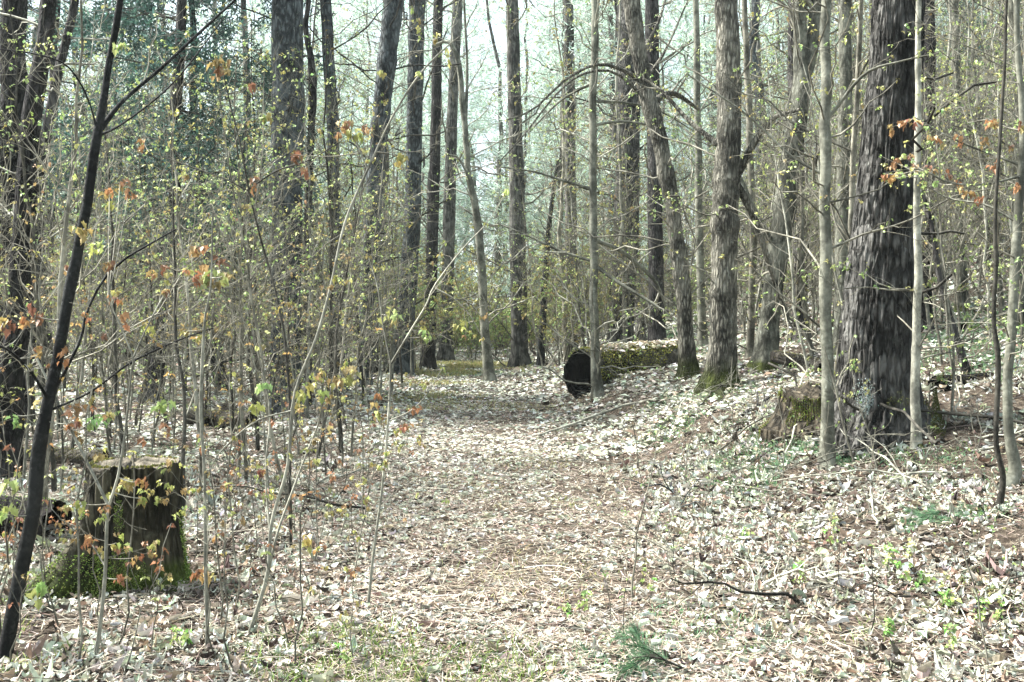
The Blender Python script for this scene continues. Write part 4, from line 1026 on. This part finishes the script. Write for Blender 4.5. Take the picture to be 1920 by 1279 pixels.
def brush(n, u0, u1, v0, v1, label, group, L0=.5, L1=1.5):
    for k in range(n):
        a = hit(rng.uniform(u0, u1), rng.uniform(v0, v1))
        az = rng.uniform(0, 2 * PI); L = rng.uniform(L0, L1)
        e = a[:2] + L * np.array([math.cos(az), math.sin(az)])
        rise = rng.uniform(.03, .28)
        P = resample(np.array([[a[0], a[1], a[2] + .02], [(a[0] + e[0]) / 2, (a[1] + e[1]) / 2, float(ground((a[0] + e[0]) / 2, (a[1] + e[1]) / 2)) + rise * .7], [e[0], e[1], float(ground(e[0], e[1])) + rise]]), 10)
        P += rng.normal(size=P.shape) * .012
        P[:, 2] = np.maximum(P[:, 2], ground(P[:, 0], P[:, 1]) + .015)
        R = np.linspace(1, .35, 10) * rng.uniform(.004, .011)
        root = thing("fallen_branch", label, "branch", P[0], group)
        m = [M_DTWIG, M_TWIG, M_PALE][k % 3]
        mb = MB(); tubes(mb, P[None], R[None], 6); mb.build("stem", m, root, origin=P[0])
        Q, QR = spawn(P[None], R[None], 6, .2, .95, .75, -.45, .55, 5, .1, 0, .12)
        T, TR = spawn(Q, QR, 3, .3, .95, .7, -.5, .6, 4, .05, 0, .12)
        for X in (Q, T): X[..., 2] = np.maximum(X[..., 2], ground(X[..., 0], X[..., 1]) + .012)
        m2 = MB(); tubes(m2, Q, QR, 3); tubes(m2, T, TR, 3); m2.build("side_shoot", m, root, origin=P[0])
brush(26, 1180, 1560, 730, 880, "dead twiggy branch lying on the bank lip below the furrowed trunk", "dead branches on the bank lip")
brush(16, 1560, 1915, 780, 960, "dead twiggy branch lying on the bank around the broad dark pine", "dead branches around the pine")
brush(16, 330, 720, 840, 1010, "dead twiggy branch lying among the near thicket's stems", "dead branches in the thicket")
brush(12, 1350, 1915, 980, 1200, "dead twig lying in the near litter below the bank", "dead twigs below the bank", .3, .8)

def sprig(label, u, v, u2, v2, n=26, L=.30):
    a, e = hit(u, v), hit(u2, v2)
    P = resample(np.array([a + [0, 0, .03], (a + e) / 2 + [0, 0, .07], e + [0, 0, .03]]), 12)
    root = thing("pine_sprig", label, "pine sprig", a)
    mb = MB(); R = np.linspace(.005, .002, 12); tubes(mb, P[None], R[None], 6)
    Q, QR = spawn(P[None], R[None], n, .1, 1, .9, L, .6, 5, -.05, -.3, .06)
    Q[..., 2] = np.maximum(Q[..., 2], ground(Q[..., 0], Q[..., 1]) + .02)
    tubes(mb, Q, QR, 4); mb.build("stem", M_DTWIG, root, origin=a)
    nb_ = MB(); k = 70
    X_, XR = spawn(Q, QR, k, .25, 1, .55, .075, .3, 3, .1, 0, .03, rmin=.0007)
    X_[..., 2] = np.maximum(X_[..., 2], ground(X_[..., 0], X_[..., 1]) + .012)
    tubes(nb_, X_, np.full(XR.shape, .0011) * np.array([1, .9, .4]), 3, pal(len(X_), [(.12, .24, .12), (.17, .30, .17), (.09, .17, .10)], [1, 1, 1]))
    nb_.build("needles", M_NEEDLE, root, origin=a)
sprig("fallen green pine sprig at the bottom of the path, right of centre", 1290, 1270, 1150, 1255, 14, .22)
sprig("blue-green pine sprig lying at the foot of the dark crooked stem", 1800, 985, 1735, 975, 8, .16)

# ------------------------------------------------------------------ small seedlings on the forest floor
def seedling(label, group, cols, H, leafn, size, bare=False, stems=1):
    root = thing("maple_seedling", label, "seedling", (0, 0, 0), group)
    mb, lf = MB(), MB()
    for _ in range(stems):
        d = np.array([[rng.normal() * .12, rng.normal() * .12, 1.0]])
        P = grow(np.array([[rng.normal() * .02 * stems, rng.normal() * .02 * stems, -.03]]), d, H * rng.uniform(.7, 1.1), 8, 0, .05)
        R = np.linspace(.0042, .0018, 8)[None] * (H / .8) ** .5
        tubes(mb, P, R, 5)
        Q, QR = spawn(P, R, 5 if H > .4 else 3, .35, 1, .7, H * .22, .6, 5, .25, 0, .12)
        tubes(mb, Q, QR, 4)
        tp = np.concatenate([Q[:, -1], P[:, -1]])
        clusters(lf, tp, leafn + 1, size, cols, V=MAPLE_V * np.array([1, .65, 1.5]), T=MAPLE_T, droop=.5 if H > .4 else .1)
    mb.build("stem", M_TWIG if H > .4 else M_DTWIG, root)
    lf.build("leaves", M_LEAF, root, smooth=False)
    return root

def ordinal(k):
    w = "first second third fourth fifth sixth seventh eighth ninth tenth eleventh twelfth thirteenth fourteenth fifteenth sixteenth seventeenth eighteenth nineteenth twentieth".split()
    return w[k] if k < len(w) else None

def place(protos, spots, what, group, sc=(.8, 1.25), tilt=.05, marks=None, yname=True):
    """spots: (x, y) list. Every copy gets a label that counts it rightward from the trunk or stump it stands past."""
    marks = sorted(marks)
    items = []
    for k, (x, y) in enumerate(spots):
        z = float(ground(x, y)); u, v = to_px([x, y, z + .3])
        items.append((u, x, y, z))
    items.sort()
    run, prev = {}, None
    for k, (u, x, y, z) in enumerate(items):
        left = [m for m in marks if m[0] <= u]
        ref = left[-1][1] if left else None
        run[ref] = run.get(ref, 0) + 1
        w_ = ordinal(run[ref] - 1)
        if ref is None: lab = f"{w_ or 'last'} {what} from the picture's left edge"
        else: lab = f"{w_ or 'last'} {what} rightward from {ref}"
        p = protos[k % len(protos)] if k >= len(protos) else protos[k]
        s = rng.uniform(*sc)
        tl = (rng.normal() * tilt, rng.normal() * tilt)
        if k < len(protos):
            p.location = (x, y, z); p.rotation_euler = (tl[0], tl[1], rng.uniform(0, 6.28)); p.scale = (s, s, s); p["label"] = lab; p["group"] = group
        else:
            dup(p, (x, y, z), rng.uniform(0, 6.28), s, lab, group, tl)

MARKS = [(u, s) for u, _, s in LAND] + [(255, "the mossy sawn stump")]

def floor_pts(u0, u1, v0, v1, n, mind=0.0, avoid=None):
    out = []
    for _ in range(n * 40):
        if len(out) >= n: break
        p = hit(rng.uniform(u0, u1), rng.uniform(v0, v1))
        if mind and any((p[0] - a) ** 2 + (p[1] - b_) ** 2 < mind ** 2 for a, b_ in out): continue
        out.append((p[0], p[1]))
    return out

protos = [seedling("x", "g", OLIVE + RUST, h, 3, .026) for h in (.55, .8, 1.0, .7, 1.2, .45)]
spots = floor_pts(0, 720, 1010, 1275, 40, .12) + floor_pts(400, 760, 860, 1010, 22, .15)
place(protos, spots, "maple seedling with drooping leaves", "thin maple seedlings in the near thicket", marks=MARKS)
protos = [seedling("x", "g", YGREEN + [(.16, .34, .08)], h, 3, .026, stems=2) for h in (.12, .18, .25)]
spots = [hit(u, v)[:2] for u, v in ((345, 1215), (352, 1240), (1690, 1105), (1705, 1120), (1735, 1112), (1770, 1160), (1780, 1150), (1672, 1200), (1880, 1195), (1850, 1195), (1480, 1120), (1210, 1135), (1400, 1020), (1560, 1040), (640, 1265), (1760, 1245), (1090, 1165), (1060, 1160))]
place(protos, spots, "low green seedling", "low green seedlings", marks=MARKS)
protos = [seedling("x", "g", YGREEN, h, 1, .018) for h in (.5, .8, .35)]
spots = floor_pts(1150, 1915, 900, 1260, 26, .25) + floor_pts(1200, 1900, 760, 900, 22, .3)
place(protos, spots, "thin dark bank shoot", "bare thin shoots on the bank", marks=MARKS)

# ------------------------------------------------------------------ thicket saplings
def thicket_sapling(H, r, nb, cols, lsz, bark, lk=3, lean=.05, stems=1, twigs=8):
    root = thing("sapling_tree", "x", "sapling", (0, 0, 0), "g")
    mb, tw, lf = MB(), MB(), MB()
    for _ in range(stems):
        d = np.array([[rng.normal() * lean, rng.normal() * lean, 1.0]])
        P = grow(np.array([[rng.normal() * .06 * (stems > 1), rng.normal() * .06 * (stems > 1), -.1]]), d, H, 14, 0, .022)
        R = np.linspace(r, r * .2, 14)[None]
        tubes(mb, P, R, 7)
        Q, QR = spawn(P, R, nb, .15, .98, .85, -.30, .45, 6, .2, 0, .12, rmin=.0025)
        tubes(tw, Q, QR, 3)
        T1, T1R = spawn(Q, QR, twigs, .25, 1, .8, -.5, .6, 4, .15, 0, .15, rmin=.0015)
        tubes(tw, T1, T1R, 3)
        if cols:
            tp = np.concatenate([Q[:, -1], T1[:, -1], P[:, -1]]); tp = tp[rng.uniform(size=len(tp)) < .60]
            clusters(lf, tp, lk + 1, lsz, cols)
    mb.build("stem", bark, root)
    tw.build("branches", M_TWIG, root)
    lf.build("leaves", M_LEAF, root, smooth=False)
    return root

def field(n, xf, y0, y1, mind, yexp=1.0):
    out = []
    for _ in range(n * 60):
        if len(out) >= n: break
        y = y0 + (y1 - y0) * rng.uniform() ** yexp
        x = xf(y)
        if x is None: continue
        if any((x - a) ** 2 + (y - b_) ** 2 < mind ** 2 for a, b_ in out): continue
        out.append((x, y))
    return out

def left_x(y):
    hw = .53 * y + .6
    return rng.uniform(-hw, path_x(y) - 1.3)
def right_x(y):
    hw = .53 * y + .6
    return rng.uniform(path_x(y) + 1.9, hw)
def clear_log(f):
    def g(y):
        x = f(y)
        if x is None or (y < 24 and 1050 < CU + FPX * x / y < 1300) or (y < 17 and (1310 < CU + FPX * x / y < 1400 or 1415 < CU + FPX * x / y < 1515)): return None
        if 12 < y < 22 and -.2 < x < 4.2 and x > path_x(y): return None
        if y < 17 and 2.6 < x < 4.3 and y < 10: return None
        return x
    return g

tp_ = [thicket_sapling(3.0, .014, 20, OLIVE + YGREEN, .027, M_TWIG), thicket_sapling(2.4, .010, 16, OLIVE + YGREEN, .025, M_PALE), thicket_sapling(3.6, .018, 22, YGREEN, .028, M_TWIG, lean=.09),
       thicket_sapling(2.1, .009, 12, OLIVE + RUST[1:3], .025, M_TWIG, stems=2), thicket_sapling(4.3, .024, 24, YGREEN, .028, M_DTWIG), thicket_sapling(2.8, .012, 18, None, .03, M_PALE), thicket_sapling(3.2, .016, 18, OLIVE, .026, M_DTWIG, lean=.14)]
place(tp_, field(80, left_x, 7.2, 15, .45), "slim leafy near-thicket sapling", "slim saplings in the thicket left of the path", marks=MARKS)
tp_ = [thicket_sapling(3.4, .02, 22, OLIVE + YGREEN, .038, M_TWIG), thicket_sapling(4.6, .028, 26, YGREEN, .038, M_PALE), thicket_sapling(5.4, .025, 28, OLIVE, .038, M_DTWIG, lean=.08), thicket_sapling(3.6, .018, 20, YGREEN, .038, M_TWIG, stems=2), thicket_sapling(4.0, .024, 26, None, .038, M_PALE)]
place(tp_, field(85, left_x, 15, 28, .6), "thin deeper-thicket sapling", "thin saplings deeper in the thicket left of the path", marks=MARKS)
tp_ = [thicket_sapling(3.4, .014, 18, YGREEN + OLIVE, .027, M_TWIG), thicket_sapling(5.0, .022, 24, YGREEN, .028, M_PALE, lean=.12), thicket_sapling(6.2, .03, 26, YGREEN + OLIVE, .03, M_TWIG, lean=.15), thicket_sapling(4.2, .016, 20, None, .03, M_PALE, lean=.2)]
place(tp_, field(105, clear_log(right_x), 9.5, 26, .55), "slim twiggy bank sapling", "slim saplings on the bank right of the path", marks=MARKS)

tp_ = [thicket_sapling(3.0, .014, 34, YGREEN + OLIVE, .026, M_PALE, stems=2, lean=.3, lk=2), thicket_sapling(4.6, .02, 40, YGREEN, .026, M_TWIG, stems=2, lean=.25, lk=2), thicket_sapling(5.6, .024, 44, OLIVE + YGREEN, .028, M_PALE, stems=1, lean=.2, lk=2)]
for r_ in tp_: r_.name = "twiggy_sapling"; r_["category"] = "shrub"  # brushy saplings with denser twigs, built like the other bank saplings
place(tp_, field(84, clear_log(right_x), 12.5, 32, .7), "tangled twiggy sapling", "tangled twiggy saplings on the bank", marks=MARKS)

# ------------------------------------------------------------------ far woods
def far_tree(H, r, bark, nb, bL, t0, t1, twigs, leaf=None, lsz=.06, needle=None, droop=0., ang=1.35, name="far_tree", nn=8, ntw=9, nlen=.16, nwid=.014, foliage_t=.2, S=10, twmat=None):
    root = thing(name, "x", "tree", (0, 0, 0), "g")
    mb, tw, lf = MB(), MB(), MB()
    P = grow(np.array([[0, 0, -.2]]), np.array([[rng.normal() * .03, rng.normal() * .03, 1]]), H, 20, 0, .02)
    R = (np.linspace(1, .15, 20) * r)[None]
    R[:, :2] *= np.array([[1.4, 1.1]])
    tubes(mb, P, R, S)
    Q, QR = spawn(P, R, nb, t0, t1, ang, bL, .22, 7, 0, droop, .10, rmin=.006)
    tubes(tw, Q, np.minimum(QR, .03), 3)
    T1, T1R = spawn(Q, QR, twigs, .2, 1, .8, -.4, .6, 4, .05, droop, .12, rmin=.005)
    tubes(tw, T1, np.minimum(T1R, .012), 3)
    if leaf:
        tp = np.concatenate([Q[:, -1], T1[:, -1]]); clusters(lf, tp, 4, lsz, leaf)
    if needle:
        ok = Q[:, 0, 2] > foliage_t * H
        T2, _ = spawn(np.concatenate([Q[ok], resample_batch(T1[np.repeat(ok, twigs)], 7)]), np.concatenate([QR[ok], np.repeat(T1R[np.repeat(ok, twigs)][:, :1], 7, 1)]), ntw, .3, 1, .7, .30, .5, 3, .05, droop, .1)
        p = T2[:, 1:].reshape(-1, 3)
        d = nrm(np.repeat(T2[:, -1] - T2[:, 0], 2, 0))
        p = np.repeat(p, nn, 0); d = np.repeat(d, nn, 0)
        M = len(p)
        p = p + rng.normal(size=(M, 3)) * .05
        dd = nrm(d * .6 + rng.normal(size=(M, 3)) * .6)
        s = nrm(np.cross(dd, rng.normal(size=(M, 3)))) * nwid
        L = nlen * rng.uniform(.6, 1.3, M)[:, None]
        v = np.stack([p - s, p + s, p + dd * L], 1)
        lf.add(v.reshape(-1, 3), t=np.arange(M * 3).reshape(-1, 3), c=np.repeat(pal(M, needle, [1] * len(needle)), 3, 0))
    mb.build("trunk", bark, root)
    tw.build("branches", twmat or M_TWIG, root)
    lf.build("foliage" if needle else "leaves", M_NEEDLE if needle else M_LEAF, root, smooth=False)
    return root

def resample_batch(P, n):
    k = P.shape[1]; t = np.linspace(0, k - 1.001, n); i = t.astype(int); f = (t - i)[None, :, None]
    return P[:, i] * (1 - f) + P[:, i + 1] * f

TEAL = [(.36, .46, .38), (.44, .54, .45), (.22, .31, .25), (.50, .59, .50)]
DEEP = [(.035, .075, .06), (.05, .10, .08), (.025, .05, .04)]

# dark hemlocks behind the black forked sapling
hp = far_tree(13, .14, M_DARK, 80, 2.2, .16, .97, 6, needle=DEEP, droop=-.22, name="hemlock_tree", nn=7, ntw=5, nlen=.09, nwid=.018, foliage_t=.2, twmat=M_DTWIG)
HEM = [(270, 16.5, .95, "dark drooping hemlock behind the black forked sapling's fork"), (85, 19, 1.0, "dark hemlock seen between the inward-leaning trunk and the black forked sapling"), (425, 20, .95, "dark hemlock farther back, left of the thick straight pine"), (1835, 24, .9, "dark hemlock up on the hillside beyond the dark slanting stem")]
for k, (u, y, s, lab) in enumerate(HEM):
    x = px(u, 600, y)[0]; z = float(ground(x, y))
    if k == 0: hp.location = (x, y, z); hp["label"] = lab; hp["group"] = "dark hemlocks"
    else: dup(hp, (x, y, z), k * 1.7, s, lab, "dark hemlocks")

def wide_x(lim=.54):
    def f(y):
        hw = lim * y + 1
        x = rng.uniform(-hw, hw)
        if y < 46 and abs(x - path_x(y)) < 1.5 + .02 * y: return None
        if y < 24 and abs(x - path_x(y)) < 3: return None
        u = CU + FPX * x / y
        if y < 42 and (1245 < u < 1425 or 1090 < u < 1135): return None
        return x
    return f

def shared(protos, spots, label, group, sc=(.8, 1.25), tilt=.02, grow_far=False):
    for k, (x, y) in enumerate(spots):
        z = float(ground(x, y)); s = rng.uniform(*sc) * (min(1.6, max(1, y / 42)) if grow_far else 1); rz = rng.uniform(0, 6.28)
        if k < len(protos):
            p = protos[k]; p.location = (x, y, z); p.scale = (s, s, s); p.rotation_euler = (0, 0, rz); p["label"] = label; p["group"] = group
        else: dup(protos[k % len(protos)], (x, y, z), rz, s, label, group, (rng.normal() * tilt, rng.normal() * tilt))

bare = [far_tree(17, .15, M_BGTRUNK, 95, 2.3, .05, .7, 7, ang=1.45, name="pine_tree", twmat=M_TWIG), far_tree(18, .17, M_GREYPINE, 95, 2.4, .06, .7, 7, ang=1.4, name="pine_tree", twmat=M_TWIG, droop=-.1), far_tree(15, .10, M_BGTRUNK, 90, 2.2, .04, .75, 7, ang=1.3, name="pine_tree", twmat=M_TWIG)]
shared(bare, field(52, wide_x(), 26, 66, 1.8), "bare-boughed pine trunk far back in the woods beyond the thickets", "far bare pine trunks", grow_far=True)
fol = [far_tree(13, .11, M_BGTRUNK, 62, 2.1, .10, .97, 4, needle=TEAL, name="white_pine_tree", ang=1.3, nn=5, ntw=3, nlen=.17, nwid=.014, foliage_t=.14), far_tree(16, .14, M_BGTRUNK, 70, 2.3, .14, .97, 4, needle=TEAL, name="white_pine_tree", ang=1.35, nn=5, ntw=3, nlen=.18, nwid=.015, foliage_t=.22), far_tree(10, .09, M_BGTRUNK, 60, 1.8, .08, .97, 4, needle=TEAL, name="white_pine_tree", ang=1.25, nn=5, ntw=3, nlen=.17, nwid=.014, foliage_t=.12)]
shared(fol, field(58, wide_x(), 26, 70, 2.6) + field(26, lambda y: path_x(y) + rng.uniform(-9, 11), 42, 85, 1.4) + field(12, lambda y: rng.uniform(-.06, .34) * y, 40, 72, 1.6), "feathery pale green pine far back in the woods", "far feathery pines", sc=(.85, 1.3), grow_far=True)
dec = [far_tree(11, .08, M_TWIG, 50, 1.9, .08, .97, 7, leaf=YGREEN + OLIVE, lsz=.07, ang=.9, name="maple_tree"), far_tree(9, .055, M_PALE, 46, 1.6, .06, .97, 7, leaf=OLIVE, lsz=.07, ang=.85, name="maple_tree"), far_tree(7, .04, M_TWIG, 44, 1.4, .04, .97, 7, leaf=YGREEN, lsz=.06, ang=.9, name="maple_tree")]
shared(dec, field(125, wide_x(), 22, 58, 1.3), "slender budding maple far back among the pines", "far budding maples", sc=(.7, 1.2))

sh = [thicket_sapling(2.6, .02, 24, YGREEN + OLIVE, .075, M_TWIG, stems=3, lean=.25, lk=3), thicket_sapling(3.6, .025, 26, OLIVE, .08, M_PALE, stems=2, lean=.15, lk=3), thicket_sapling(1.8, .015, 20, YGREEN, .07, M_TWIG, stems=4, lean=.35, lk=3)]
for r_ in sh: r_.name = "maple_shrub"
def end_x(y):
    x = rng.uniform(-.5 * y, .5 * y)
    return None if abs(x - path_x(y)) < (1.15 if y < 34 else .2) else x
shared(sh, field(60, end_x, 26, 62, .9) + field(40, lambda y: (lambda x: None if abs(x - path_x(y)) < (1.2 if y < 34 else .2) else x)(path_x(y) + rng.uniform(-5, 5)), 24, 56, .8), "pale budding undergrowth shrub far back where the path vanishes", "far undergrowth shrubs")

# ------------------------------------------------------------------ damp spring air
def haze(density):
    me = bpy.data.meshes.new("haze")
    x0, x1, y0, y1, z0, z1 = -131, 131, -9, 221, -3, 42
    v = [(x, y, z) for x in (x0, x1) for y in (y0, y1) for z in (z0, z1)]
    me.from_pydata(v, [], [(0, 1, 3, 2), (4, 6, 7, 5), (0, 4, 5, 1), (2, 3, 7, 6), (0, 2, 6, 4), (1, 5, 7, 3)])
    o = bpy.data.objects.new("haze", me); C.objects.link(o); o["kind"] = "stuff"; o["label"] = "thin pale haze hanging between the trees"
    m, nt, out = new_mat("haze")
    pv = N(nt, "ShaderNodeVolumePrincipled")
    pv.inputs["Color"].default_value = (.86, .95, .92, 1); pv.inputs["Density"].default_value = density; pv.inputs["Anisotropy"].default_value = 0.2
    nt.links.new(pv.outputs[0], out.inputs["Volume"])
    me.materials.append(m)
haze(0.0004)
